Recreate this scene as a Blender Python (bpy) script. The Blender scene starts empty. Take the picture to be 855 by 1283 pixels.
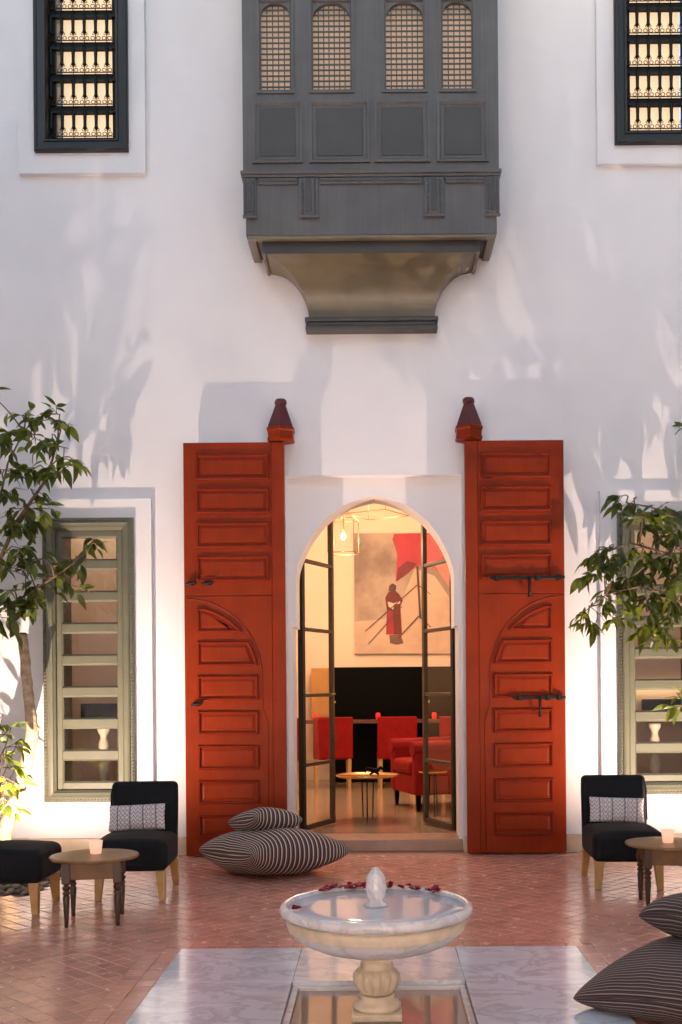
import bpy, math, random
from mathutils import Vector, Matrix, Euler
R = math.radians
PI = math.pi
rnd = random.Random(7)
scene = bpy.context.scene
C = scene.collection

# ------------------------------------------------------------------ camera
F, CX, CY, EYE, TH = 1330.0, 472.0, 862.0, 1.5, 0.0079   # focal length in photo pixels, principal point, eye height, roll
cam = bpy.data.cameras.new('camera')
cam.sensor_fit = 'HORIZONTAL'; cam.sensor_width = 36.0
cam.lens = F / 855 * 36
cam.shift_x = (427.5 - CX) / 855
cam.shift_y = (CY - 641.5) / 855
cam.clip_start = 0.05; cam.clip_end = 500
camo = bpy.data.objects.new('camera', cam); C.objects.link(camo)
camo.location = (0, 0, EYE)
camo.rotation_euler = (Matrix.Rotation(R(90), 4, 'X') @ Matrix.Rotation(-TH, 4, 'Z')).to_euler()
scene.camera = camo

# ------------------------------------------------------------------ sky and sun (dusk)
SUN_EL, SUN_AZ = R(3), R(200)
w = bpy.data.worlds.new('World'); scene.world = w; w.use_nodes = True
nt = w.node_tree; nt.nodes.clear()
sky = nt.nodes.new('ShaderNodeTexSky'); sky.sky_type = 'NISHITA'; sky.sun_disc = False
sky.sun_elevation = SUN_EL; sky.sun_rotation = SUN_AZ
sky.air_density = 1.0; sky.dust_density = 1.0; sky.ozone_density = 1.6
bg = nt.nodes.new('ShaderNodeBackground'); bg.inputs['Strength'].default_value = 0.15
wo = nt.nodes.new('ShaderNodeOutputWorld')
nt.links.new(sky.outputs[0], bg.inputs[0]); nt.links.new(bg.outputs[0], wo.inputs[0])
sun = bpy.data.lights.new('sun', 'SUN'); sun.energy = 0.3; sun.angle = R(12); sun.color = (1, 0.85, 0.72)
suno = bpy.data.objects.new('sun', sun); C.objects.link(suno)
sd = Vector((math.sin(SUN_AZ) * math.cos(SUN_EL), math.cos(SUN_AZ) * math.cos(SUN_EL), math.sin(SUN_EL)))
suno.rotation_euler = (-sd).to_track_quat('-Z', 'Y').to_euler(); suno.location = sd * 30
EXPOSURE = 2.86
scene.view_settings.view_transform = 'Standard'; scene.view_settings.look = 'None'
scene.view_settings.exposure = EXPOSURE; scene.view_settings.gamma = 1.0
scene.view_settings.use_curve_mapping = False
cy = scene.cycles
cy.use_denoising = True
cy.max_bounces = 9; cy.diffuse_bounces = 4; cy.glossy_bounces = 4; cy.transmission_bounces = 6; cy.transparent_max_bounces = 16
cy.caustics_reflective = False; cy.caustics_refractive = False
cy.sample_clamp_indirect = 6.0
BACK_FILL_W = 250.0
UP_W, ROOM_W, SIDE_FILL_W, BLIND_E, ORIEL_E = 76.0, 20.0, 5.5, 0.145, 0.04

# ------------------------------------------------------------------ helpers
def at(px, py, Y):
    """photo pixel at a known distance -> world (x, y, z)"""
    u0, v0 = px - CX, py - CY
    u, v = u0 - TH * v0, v0 + TH * u0
    return (u * Y / F, Y, EYE - v * Y / F)

class MB:
    def __init__(s): s.v = []; s.f = []; s.sm = []
    def add(s, vs, fs, smooth=False):
        o = len(s.v); s.v += [tuple(p) for p in vs]
        s.f += [tuple(i + o for i in f) for f in fs]; s.sm += [smooth] * len(fs)
        return s
    def box(s, x0, x1, y0, y1, z0, z1):
        vs = [(x, y, z) for z in (z0, z1) for y in (y0, y1) for x in (x0, x1)]
        return s.add(vs, [(0, 2, 3, 1), (4, 5, 7, 6), (0, 1, 5, 4), (2, 6, 7, 3), (0, 4, 6, 2), (1, 3, 7, 5)])
    def boxm(s, m, sx, sy, sz):
        vs = [m @ Vector((x * sx / 2, y * sy / 2, z * sz / 2)) for z in (-1, 1) for y in (-1, 1) for x in (-1, 1)]
        return s.add(vs, [(0, 2, 3, 1), (4, 5, 7, 6), (0, 1, 5, 4), (2, 6, 7, 3), (0, 4, 6, 2), (1, 3, 7, 5)])
    def loft(s, rings, cap0=True, cap1=True, smooth=False, closed=True):
        n = len(rings[0]); vs = [p for r in rings for p in r]; fs = []
        for k in range(len(rings) - 1):
            for i in range(n if closed else n - 1):
                j = (i + 1) % n
                fs.append((k * n + i, k * n + j, (k + 1) * n + j, (k + 1) * n + i))
        o = len(s.f)
        s.add(vs, fs, smooth)
        base = len(s.v) - len(vs)
        if cap0: s.f.append(tuple(base + i for i in range(n - 1, -1, -1))); s.sm.append(False)
        if cap1: s.f.append(tuple(base + (len(rings) - 1) * n + i for i in range(n))); s.sm.append(False)
        return s
    def lathe(s, prof, c=(0, 0), n=32, mod=None, smooth=True, cap0=True, cap1=True, rot=0):
        rings = []
        for (r, z) in prof:
            rings.append([(c[0] + (r * (mod(a, z) if mod else 1)) * math.cos(a), c[1] + (r * (mod(a, z) if mod else 1)) * math.sin(a), z)
                          for a in [rot + 2 * PI * i / n for i in range(n)]])
        return s.loft(rings, cap0, cap1, smooth)
    def tube(s, pts, rad, n=8, smooth=True):
        pts = [Vector(p) for p in pts]; rings = []; last = None
        for i, p in enumerate(pts):
            d = (pts[min(i + 1, len(pts) - 1)] - pts[max(i - 1, 0)]).normalized()
            ref = last if last is not None else (Vector((0, 0, 1)) if abs(d.z) < .9 else Vector((1, 0, 0)))
            a = d.cross(ref); 
            if a.length < 1e-4: a = d.cross(Vector((0.3, 1, 0.2)))
            a.normalize(); b = a.cross(d).normalized(); last = b
            r = rad[i] if isinstance(rad, (list, tuple)) else rad
            rings.append([p + a * (r * math.cos(2 * PI * k / n)) + b * (r * math.sin(2 * PI * k / n)) for k in range(n)])
        return s.loft(rings, True, True, smooth)
    def prism(s, poly, y0, y1, smooth=False):
        """polygon of (x, z) counter-clockwise seen from -Y, extruded from y0 (front) to y1"""
        n = len(poly)
        vs = [(x, y0, z) for x, z in poly] + [(x, y1, z) for x, z in poly]
        fs = [tuple(range(n)), tuple(range(2 * n - 1, n - 1, -1))]
        fs += [(i, i + n, (i + 1) % n + n, (i + 1) % n) for i in range(n)]
        return s.add(vs, fs)
    def torus(s, c, r, t, axis='Y', n=12, m=5):
        pts = []
        rings = []
        for i in range(n):
            a = 2 * PI * i / n; ring = []
            for k in range(m):
                b = 2 * PI * k / m; q = r + t * math.cos(b); h = t * math.sin(b)
                if axis == 'Y': ring.append((c[0] + q * math.cos(a), c[1] + h, c[2] + q * math.sin(a)))
                else: ring.append((c[0] + q * math.cos(a), c[1] + q * math.sin(a), c[2] + h))
            rings.append(ring)
        rings.append(rings[0])
        return s.loft(rings, False, False, True)
    def mesh(s, name, off=(0, 0, 0)):
        me = bpy.data.meshes.new(name)
        me.from_pydata([(p[0] - off[0], p[1] - off[1], p[2] - off[2]) for p in s.v], [], s.f)
        me.polygons.foreach_set('use_smooth', s.sm); me.update()
        return me
    def build(s, name, mat, parent=None, off=None, bevel=0, seg=2, sub=0, fix=True):
        if off is None:
            off = (0, 0, 0)
            if parent is not None and parent.get('_w'): off = parent['_w']
        me = s.mesh(name, off); me.materials.append(mat)
        if fix:
            import bmesh
            bm = bmesh.new(); bm.from_mesh(me); bmesh.ops.recalc_face_normals(bm, faces=bm.faces); bm.to_mesh(me); bm.free()
        o = bpy.data.objects.new(name, me); C.objects.link(o)
        if parent is not None:
            o.parent = parent
            if parent.get('_w'): o['_w'] = parent['_w']
        if bevel:
            b = o.modifiers.new('bevel', 'BEVEL'); b.width = bevel; b.segments = seg; b.limit_method = 'ANGLE'; b.angle_limit = R(40)
            b.harden_normals = False
            for p in me.polygons: p.use_smooth = True
            try: me.set_sharp_from_angle(angle=R(42))
            except Exception: pass
        if sub:
            m = o.modifiers.new('sub', 'SUBSURF'); m.levels = sub; m.render_levels = sub
        return o

def tag(o, label, cat, group=None, kind=None):
    if label: o['label'] = label
    if cat: o['category'] = cat
    if group: o['group'] = group
    if kind: o['kind'] = kind
    return o
def thing(name, label, cat, loc=(0, 0, 0), rz=0, group=None, world=False):
    """an Empty at the thing's base; world=True: parts are given in world coordinates"""
    o = bpy.data.objects.new(name, None); C.objects.link(o)
    o.location = loc; o.rotation_euler = (0, 0, rz); o.empty_display_size = 0.2
    if world: o['_w'] = tuple(loc)
    return tag(o, label, cat, group)
def copy_tree(o, parent=None):
    c = o.copy(); C.objects.link(c); c.parent = parent
    for ch in [x for x in bpy.data.objects if x.parent == o]: copy_tree(ch, c)
    return c
def struct(o): o['kind'] = 'structure'; return o

# ------------------------------------------------------------------ materials
def mat(name, col, rough=0.5, metal=0.0, var=0.12, scale=6.0, bump=0.0, bscale=40.0, coat=0.0, sheen=0.0, spec=0.5, coatr=0.1, objvar=0.0, rvar=0.0, grain=0.0):
    m = bpy.data.materials.new(name); m.use_nodes = True
    n = m.node_tree; b = n.nodes['Principled BSDF']; L = n.links.new
    tc = n.nodes.new('ShaderNodeTexCoord')
    nz = n.nodes.new('ShaderNodeTexNoise'); nz.inputs['Scale'].default_value = scale; nz.inputs['Detail'].default_value = 6
    nz.inputs['Roughness'].default_value = 0.6
    geo = n.nodes.new('ShaderNodeNewGeometry')
    L(geo.outputs['Position'], nz.inputs['Vector'])
    mr = n.nodes.new('ShaderNodeMapRange'); mr.inputs[1].default_value = 0.3; mr.inputs[2].default_value = 0.7
    mr.inputs[3].default_value = 1 - var; mr.inputs[4].default_value = 1 + var
    L(nz.outputs[0], mr.inputs[0])
    hs = n.nodes.new('ShaderNodeHueSaturation'); hs.inputs['Color'].default_value = (*col, 1)
    last = mr.outputs[0]
    if objvar:
        oi = n.nodes.new('ShaderNodeObjectInfo')
        ad = n.nodes.new('ShaderNodeMath'); ad.operation = 'ADD'
        L(oi.outputs['Random'], ad.inputs[0]); L(geo.outputs['Random Per Island'], ad.inputs[1])
        fr = n.nodes.new('ShaderNodeMath'); fr.operation = 'FRACT'; L(ad.outputs[0], fr.inputs[0])
        m2 = n.nodes.new('ShaderNodeMapRange'); m2.inputs[3].default_value = 1 - objvar; m2.inputs[4].default_value = 1 + objvar
        L(fr.outputs[0], m2.inputs[0])
        mu = n.nodes.new('ShaderNodeMath'); mu.operation = 'MULTIPLY'; L(last, mu.inputs[0]); L(m2.outputs[0], mu.inputs[1])
        last = mu.outputs[0]
        m['_fr'] = fr.name
    if grain:
        mp_ = n.nodes.new('ShaderNodeMapping'); mp_.inputs['Scale'].default_value = (55, 55, 1.6); L(geo.outputs['Position'], mp_.inputs[0])
        gz = n.nodes.new('ShaderNodeTexNoise'); gz.inputs['Scale'].default_value = 1.0; gz.inputs['Detail'].default_value = 5; L(mp_.outputs[0], gz.inputs['Vector'])
        g3 = n.nodes.new('ShaderNodeMapRange'); g3.inputs[1].default_value = .3; g3.inputs[2].default_value = .7; g3.inputs[3].default_value = 1 - grain; g3.inputs[4].default_value = 1 + grain
        L(gz.outputs[0], g3.inputs[0])
        mg = n.nodes.new('ShaderNodeMath'); mg.operation = 'MULTIPLY'; L(last, mg.inputs[0]); L(g3.outputs[0], mg.inputs[1]); last = mg.outputs[0]
    L(last, hs.inputs['Value'])
    L(hs.outputs[0], b.inputs['Base Color'])
    b.inputs['Roughness'].default_value = rough; b.inputs['Metallic'].default_value = metal
    b.inputs['Specular IOR Level'].default_value = spec
    b.inputs['Coat Weight'].default_value = coat; b.inputs['Coat Roughness'].default_value = coatr
    if sheen: b.inputs['Sheen Weight'].default_value = sheen; b.inputs['Sheen Roughness'].default_value = 0.4
    if rvar:
        r2 = n.nodes.new('ShaderNodeMapRange'); r2.inputs[1].default_value = .3; r2.inputs[2].default_value = .7
        r2.inputs[3].default_value = rough - rvar; r2.inputs[4].default_value = rough + rvar
        nr = n.nodes.new('ShaderNodeTexNoise'); nr.inputs['Scale'].default_value = scale * 2.3; nr.inputs['Detail'].default_value = 4
        L(geo.outputs['Position'], nr.inputs['Vector']); L(nr.outputs[0], r2.inputs[0]); L(r2.outputs[0], b.inputs['Roughness'])
    if bump:
        nb = n.nodes.new('ShaderNodeTexNoise'); nb.inputs['Scale'].default_value = bscale; nb.inputs['Detail'].default_value = 5
        L(geo.outputs['Position'], nb.inputs['Vector'])
        bp = n.nodes.new('ShaderNodeBump'); bp.inputs['Strength'].default_value = bump; bp.inputs['Distance'].default_value = 0.01
        L(nb.outputs[0], bp.inputs['Height']); L(bp.outputs[0], b.inputs['Normal'])
    return m
def emit(name, col, strength):
    m = bpy.data.materials.new(name); m.use_nodes = True; n = m.node_tree
    b = n.nodes['Principled BSDF']; b.inputs['Base Color'].default_value = (*col, 1)
    b.inputs['Emission Color'].default_value = (*col, 1); b.inputs['Emission Strength'].default_value = strength
    return m
def glass(name, tint=(1, 1, 1), ior=1.5, rough=0.0):
    m = bpy.data.materials.new(name); m.use_nodes = True; n = m.node_tree; n.nodes.clear(); L = n.links.new
    o = n.nodes.new('ShaderNodeOutputMaterial'); mx = n.nodes.new('ShaderNodeMixShader'); lw = n.nodes.new('ShaderNodeLayerWeight')
    lw.inputs['Blend'].default_value = 0.5
    pw = n.nodes.new('ShaderNodeMath'); pw.operation = 'POWER'; pw.inputs[1].default_value = 5.0; L(lw.outputs['Facing'], pw.inputs[0])
    r0 = ((ior - 1) / (ior + 1)) ** 2
    fr = n.nodes.new('ShaderNodeMath'); fr.operation = 'MULTIPLY_ADD'; fr.inputs[1].default_value = 1 - r0; fr.inputs[2].default_value = r0; L(pw.outputs[0], fr.inputs[0])
    t = n.nodes.new('ShaderNodeBsdfTransparent'); t.inputs[0].default_value = (*tint, 1)
    g = n.nodes.new('ShaderNodeBsdfGlossy'); g.inputs['Roughness'].default_value = rough
    L(fr.outputs[0], mx.inputs[0]); L(t.outputs[0], mx.inputs[1]); L(g.outputs[0], mx.inputs[2]); L(mx.outputs[0], o.inputs[0])
    return m

M = {}
M['plaster'] = mat('white plaster', (0.785, 0.783, 0.797), 0.72, var=0.05, scale=0.8, bump=0.3, bscale=3.2)
M['plaster_room'] = mat('cream plaster', (0.80, 0.68, 0.54), 0.7, var=0.03, scale=1.5)
M['plaster_tan'] = mat('tan plaster', (0.48, 0.37, 0.29), 0.6, var=0.06, scale=1.5)
M['skirt'] = mat('beige polished plaster', (0.64, 0.51, 0.36), 0.4, var=0.12, scale=5)
M['tile'] = mat('terracotta tile', (0.62, 0.285, 0.205), 0.22, var=0.10, scale=6, bump=0.10, bscale=11, coat=0.3, coatr=0.2, objvar=0.12, rvar=0.07)
M['grout'] = mat('tile joints', (0.22, 0.11, 0.08), 0.8, var=0.2, scale=20)
M['roomfloor'] = mat('polished stone floor', (0.36, 0.27, 0.19), 0.18, var=0.1, scale=3, coat=0.2)
M['red'] = mat('red door paint', (0.23, 0.0225, 0.0016), 0.42, spec=0.16, var=0.15, scale=3, bump=0.10, bscale=26, grain=0.06, rvar=0.08)
M['redm'] = mat('red moulding paint', (0.19, 0.0165, 0.0018), 0.40, spec=0.22, var=0.12, scale=9, grain=0.05, rvar=0.06)
M['redcap'] = mat('dark red socket paint', (0.085, 0.008, 0.008), 0.42, var=0.2, scale=9)
M['iron'] = mat('black iron', (0.006, 0.0055, 0.0055), 0.5, metal=0.0, spec=0.3, var=0.3, scale=30)
M['steel'] = mat('bronze steel frame', (0.045, 0.036, 0.022), 0.4, metal=0.3, var=0.2, scale=20)
M['sage'] = mat('sage green paint', (0.128, 0.132, 0.090), 0.45, var=0.08, scale=6, bump=0.05)
M['black'] = mat('charcoal window paint', (0.016, 0.0155, 0.016), 0.45, var=0.15, scale=9)
M['blackin'] = mat('black sash paint', (0.004, 0.004, 0.004), 0.5, spec=0.2, var=0.2, scale=9)
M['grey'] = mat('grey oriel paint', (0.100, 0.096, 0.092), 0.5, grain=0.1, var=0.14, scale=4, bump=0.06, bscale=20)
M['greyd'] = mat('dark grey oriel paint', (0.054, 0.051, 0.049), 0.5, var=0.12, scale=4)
M['greycove'] = mat('brownish grey cove paint', (0.14, 0.118, 0.075), 0.28, var=0.12, scale=4)
M['glass'] = glass('window glass')
M['glassr'] = glass('door glass', ior=1.35)
M['velvet'] = mat('black upholstery', (0.0085, 0.009, 0.0105), 0.8, var=0.3, scale=12, bump=0.15, bscale=180, sheen=0.04, spec=0.2)
M['oak'] = mat('pale oak', (0.50, 0.30, 0.10), 0.45, var=0.15, scale=9)
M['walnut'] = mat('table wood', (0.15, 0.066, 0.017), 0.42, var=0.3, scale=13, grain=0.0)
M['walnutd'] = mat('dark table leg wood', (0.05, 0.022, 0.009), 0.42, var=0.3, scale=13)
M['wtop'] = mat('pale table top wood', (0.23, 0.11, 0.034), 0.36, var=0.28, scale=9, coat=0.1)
M['brass'] = mat('brass', (0.55, 0.34, 0.11), 0.25, metal=1.0, var=0.1, scale=8)
M['stone'] = mat('cream fountain stone', (0.70, 0.58, 0.41), 0.4, var=0.14, scale=13, bump=0.12, bscale=40)
M['pebble'] = mat('pebbles', (0.16, 0.12, 0.085), 0.6, var=0.3, scale=12, objvar=0.4)
M['soil'] = mat('soil', (0.05, 0.035, 0.025), 0.9, var=0.3, scale=12, bump=0.5)
M['bark'] = mat('pale bark', (0.42, 0.31, 0.20), 0.8, var=0.45, scale=16, bump=0.8, bscale=30)
M['twig'] = mat('twig bark', (0.16, 0.105, 0.06), 0.8, var=0.3, scale=30)
M['cut'] = mat('sawn wood', (0.10, 0.05, 0.03), 0.8, var=0.3, scale=30)
M['fabricred'] = mat('red upholstery', (0.24, 0.005, 0.006), 0.7, var=0.15, scale=9, spec=0.2)
M['lacquer'] = mat('black lacquer', (0.0015, 0.0015, 0.0015), 0.5, spec=0.06, var=0.2, scale=4)
M['gold'] = mat('gilt panel', (0.45, 0.23, 0.05), 0.4, metal=0.4, var=0.15, scale=4)
M['ivory'] = mat('ivory paint', (0.72, 0.62, 0.45), 0.5, var=0.06, scale=9)
M['brownwood'] = mat('brown wood', (0.11, 0.04, 0.022), 0.4, var=0.25, scale=8)
M['petal'] = mat('rose petal', (0.36, 0.010, 0.03), 0.5, var=0.3, scale=60, objvar=0.4)
M['white'] = mat('white paint', (0.8, 0.8, 0.78), 0.5, var=0.02)

def marble(name, base, vein, scale, rough, amount):
    m = mat(name, base, rough, var=0.05, scale=5, coat=0.3, coatr=0.08)
    n = m.node_tree; L = n.links.new; b = n.nodes['Principled BSDF']
    geo = [x for x in n.nodes if x.type == 'NEW_GEOMETRY'][0]
    hs = [x for x in n.nodes if x.type == 'HUE_SAT'][0]
    wv = n.nodes.new('ShaderNodeTexNoise'); wv.inputs['Scale'].default_value = scale; wv.inputs['Detail'].default_value = 9
    wv.inputs['Roughness'].default_value = 0.62; wv.inputs['Distortion'].default_value = 0.5
    mp = n.nodes.new('ShaderNodeMapping'); mp.inputs['Scale'].default_value = (1, 1.35, 1.2); mp.inputs['Rotation'].default_value = (0.2, 0.1, 0.6)
    L(geo.outputs['Position'], mp.inputs[0]); L(mp.outputs[0], wv.inputs['Vector'])
    cr = n.nodes.new('ShaderNodeValToRGB'); e = cr.color_ramp.elements
    e[0].position = 0.40; e[0].color = (0, 0, 0, 1); e[1].position = 0.505; e[1].color = (1, 1, 1, 1)
    q = e.new(0.54); q.color = (0.1, 0.1, 0.1, 1); q = e.new(0.70); q.color = (0.45, 0.45, 0.45, 1)
    L(wv.outputs[0], cr.inputs[0])
    mu = n.nodes.new('ShaderNodeMath'); mu.operation = 'MULTIPLY'; mu.inputs[1].default_value = amount; L(cr.outputs[0], mu.inputs[0])
    mx = n.nodes.new('ShaderNodeMix'); mx.data_type = 'RGBA'; mx.inputs[7].default_value = (*vein, 1)
    L(mu.outputs[0], mx.inputs[0]); L(hs.outputs[0], mx.inputs[6]); L(mx.outputs[2], b.inputs['Base Color'])
    return m
M['marble'] = marble('veined marble paving', (0.77, 0.785, 0.81), (0.40, 0.42, 0.45), 3.6, 0.15, 0.6)
M['marblew'] = marble('white fountain marble', (0.78, 0.74, 0.72), (0.42, 0.38, 0.36), 4.0, 0.22, 0.5)

def water_mat():
    m = mat('still water', (0.62, 0.62, 0.64), 0.07, var=0.05, scale=2, bump=0.02, bscale=7)
    m.node_tree.nodes['Principled BSDF'].inputs['Specular IOR Level'].default_value = 0.6
    return m
M['water'] = water_mat()
def basin_water():
    m = mat('pool water', (0.42, 0.31, 0.25), 0.04, var=0.1, scale=2, bump=0.03, bscale=9)
    return m
M['poolwater'] = basin_water()

def stripes(name, dark, light, mid, pitch, axis=0):
    m = mat(name, dark, 0.85, var=0.2, scale=40, bump=0.25, bscale=260)
    n = m.node_tree; L = n.links.new; b = n.nodes['Principled BSDF']
    hs = [x for x in n.nodes if x.type == 'HUE_SAT'][0]
    tc = n.nodes.new('ShaderNodeTexCoord'); sx = n.nodes.new('ShaderNodeSeparateXYZ'); L(tc.outputs['UV'], sx.inputs[0])
    nz = n.nodes.new('ShaderNodeTexNoise'); nz.inputs['Scale'].default_value = 3.0; L(tc.outputs['Object'], nz.inputs['Vector'])
    wob = n.nodes.new('ShaderNodeMath'); wob.operation = 'MULTIPLY_ADD'; wob.inputs[1].default_value = 0.012; L(nz.outputs[0], wob.inputs[0]); L(sx.outputs[axis], wob.inputs[2])
    def band(p, lo, hi, ph=0.0):
        d = n.nodes.new('ShaderNodeMath'); d.operation = 'MULTIPLY_ADD'; d.inputs[1].default_value = 1 / p; d.inputs[2].default_value = 40 + ph
        L(wob.outputs[0], d.inputs[0])
        fr = n.nodes.new('ShaderNodeMath'); fr.operation = 'FRACT'; L(d.outputs[0], fr.inputs[0])
        a = n.nodes.new('ShaderNodeMath'); a.operation = 'COMPARE'; a.inputs[1].default_value = (lo + hi) / 2; a.inputs[2].default_value = (hi - lo) / 2
        L(fr.outputs[0], a.inputs[0]); return a.outputs[0]
    mx = n.nodes.new('ShaderNodeMix'); mx.data_type = 'RGBA'; mx.inputs[7].default_value = (*mid, 1)
    L(band(pitch, 0.45, 0.62), mx.inputs[0]); L(hs.outputs[0], mx.inputs[6])
    m2 = n.nodes.new('ShaderNodeMix'); m2.data_type = 'RGBA'; m2.inputs[7].default_value = (*light, 1)
    L(band(pitch, 0.02, 0.27), m2.inputs[0]); L(mx.outputs[2], m2.inputs[6]); L(m2.outputs[2], b.inputs['Base Color'])
    return m
M['stripe'] = stripes('striped kilim', (0.04, 0.025, 0.03), (0.66, 0.55, 0.45), (0.12, 0.075, 0.07), 0.031)
M['stripe2'] = stripes('fine striped kilim', (0.030, 0.022, 0.026), (0.30, 0.23, 0.19), (0.10, 0.055, 0.055), 0.026, 0)

def print_mat():
    m = mat('block printed linen', (0.62, 0.58, 0.58), 0.85, var=0.08, scale=30, bump=0.2, bscale=260)
    n = m.node_tree; L = n.links.new; b = n.nodes['Principled BSDF']
    hs = [x for x in n.nodes if x.type == 'HUE_SAT'][0]
    tc = n.nodes.new('ShaderNodeTexCoord'); sx = n.nodes.new('ShaderNodeSeparateXYZ'); L(tc.outputs['Object'], sx.inputs[0])
    def mth(op, a, b_=None, c=None):
        q = n.nodes.new('ShaderNodeMath'); q.operation = op
        for i, v in enumerate((a, b_, c)):
            if v is None: continue
            if isinstance(v, (int, float)): q.inputs[i].default_value = v
            else: L(v, q.inputs[i])
        return q.outputs[0]
    X, Z = sx.outputs[0], sx.outputs[2]
    seg = mth('FRACT', mth('MULTIPLY_ADD', X, 1 / 0.095, 40.5))
    line = mth('LESS_THAN', seg, 0.11)
    odd = mth('GREATER_THAN', mth('FRACT', mth('MULTIPLY_ADD', X, 1 / 0.19, 40.25)), 0.5)
    dx = mth('ABSOLUTE', mth('SUBTRACT', mth('FRACT', mth('MULTIPLY', X, 1 / 0.032)), 0.5))
    dz = mth('ABSOLUTE', mth('SUBTRACT', mth('FRACT', mth('MULTIPLY', Z, 1 / 0.036)), 0.5))
    dia = mth('COMPARE', mth('ADD', dx, dz), 0.42, 0.09)
    zig = mth('COMPARE', mth('FRACT', mth('ADD', mth('MULTIPLY', Z, 1 / 0.03), mth('ABSOLUTE', mth('MULTIPLY', dx, 1.6)))), 0.5, 0.13)
    pat = mth('ADD', mth('MULTIPLY', odd, dia), mth('MULTIPLY', mth('SUBTRACT', 1.0, odd), zig))
    f = mth('MULTIPLY', mth('MAXIMUM', line, pat), 0.75)
    mx = n.nodes.new('ShaderNodeMix'); mx.data_type = 'RGBA'; mx.inputs[7].default_value = (0.06, 0.04, 0.06, 1)
    L(f, mx.inputs[0]); L(hs.outputs[0], mx.inputs[6]); L(mx.outputs[2], b.inputs['Base Color'])
    return m
M['print'] = print_mat()

def leaf_mat(name, col, tr):
    m = mat(name, col, 0.38, var=0.2, scale=40, objvar=0.35)
    n = m.node_tree; L = n.links.new; b = n.nodes['Principled BSDF']
    out = [x for x in n.nodes if x.type == 'OUTPUT_MATERIAL'][0]
    t = n.nodes.new('ShaderNodeBsdfTranslucent'); t.inputs[0].default_value = (*tr, 1)
    mx = n.nodes.new('ShaderNodeMixShader'); mx.inputs[0].default_value = 0.42
    L(b.outputs[0], mx.inputs[1]); L(t.outputs[0], mx.inputs[2]); L(mx.outputs[0], out.inputs[0])
    return m
M['leaf'] = leaf_mat('dark glossy leaf', (0.030, 0.052, 0.009), (0.20, 0.25, 0.02))
M['leafl'] = leaf_mat('bright leaf', (0.10, 0.145, 0.018), (0.30, 0.36, 0.03))

# ================================================================== THE SETTING
YW = 9.68; YB = 10.13; HW = 9.2; XW = 5.0
# ground sheet to the horizon
g = MB().add([(-120, -120, -0.09), (120, -120, -0.09), (120, 120, -0.09), (-120, 120, -0.09)], [(0, 1, 2, 3)])
struct(g.build('ground', M['soil']))

# courtyard floor: joints sheet with tiles as children
SL = 1.135; FX, FY = 0.0, 4.96         # marble slab half size and centre
BD = SL + 0.21                          # two straight courses of tile round the slab
floor = thing('courtyard_floor', None, None, (0, 4, 0)); floor['kind'] = 'structure'
jb = MB()
PITX0, PITX1, PITY0, PITY1 = -4.6, -2.52, 7.78, 9.30    # planting bed, mirrored on the right
xs = [-XW, PITX0, PITX1, FX - .46, FX + .46, -PITX1, -PITX0, XW]
ys = [-4.0, FY - .46, FY + .46, PITY0, PITY1, YB]
for i in range(len(xs) - 1):
    for j in range(len(ys) - 1):
        xm, ym = (xs[i] + xs[i + 1]) / 2, (ys[j] + ys[j + 1]) / 2
        if abs(xm - FX) < .46 and abs(ym - FY) < .46: continue
        if PITX0 < -abs(xm) < PITX1 and PITY0 < ym < PITY1: continue
        jb.box(xs[i], xs[i + 1], ys[j], ys[j + 1], -0.08, -0.0045)
jb.build('mortar_bed', M['grout'], floor, off=(0, 4, 0))
TS = 0.098; TG = 0.0022
def tile_mesh(sx, sy, name):
    b = 0.004; h = 0.012
    a = [(-sx/2, -sy/2), (sx/2, -sy/2), (sx/2, sy/2), (-sx/2, sy/2)]
    c = [(x * (1 - 2 * b / sx), y * (1 - 2 * b / sy)) for x, y in a]
    vs = [(x, y, -h) for x, y in a] + [(x, y, -0.003) for x, y in a] + [(x, y, 0) for x, y in c]
    fs = [(8, 9, 10, 11)]
    for k in range(4):
        l = (k + 1) % 4
        fs += [(k, l, 4 + l, 4 + k), (4 + k, 4 + l, 8 + l, 8 + k)]
    me = bpy.data.meshes.new(name); me.from_pydata(vs, [], fs); me.materials.append(M['tile']); return me, vs, fs
tme, tvs, tfs = tile_mesh(TS, TS, 'tile')
spots = []
for a in range(-90, 91):
    for b in range(-90, 91):
        x = (a - b) * (TS + TG) * 0.70711; y = 6.0 + (a + b) * (TS + TG) * 0.70711
        if abs(x) > XW or y < 2.6 or y > 9.60: continue
        if y > 9.55 : continue
        dd = max(abs(x - FX), abs(y - FY))
        if dd < BD - 0.066: continue
        if PITX0 - .03 < -abs(x) < PITX1 + .03 and PITY0 - .03 < y < PITY1 + .03: continue
        spots.append((x, y, 0.0, R(45)))
nb = 0
for ring in (0, 1):                      # straight border courses
    h = SL + 0.003 + (TS + TG) * (ring + 0.5); n = int(round(2 * h / (TS + TG)))
    for k in range(n):
        t = -h + (k + .5) * 2 * h / n
        if FY + t > 2.6:
            for s in (-1, 1): spots.append((FX + s * h, FY + t, 0.003, 0.0))
        spots.append((FX + t, FY + h, 0.003, 0.0))
def seen(x, y):
    u = x / y * F + CX; v = CY + EYE / y * F
    return -8 < u < 863 and v < 1290
spots.sort(key=lambda s: (not seen(s[0], s[1]), s[1]))
trest = MB()
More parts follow.
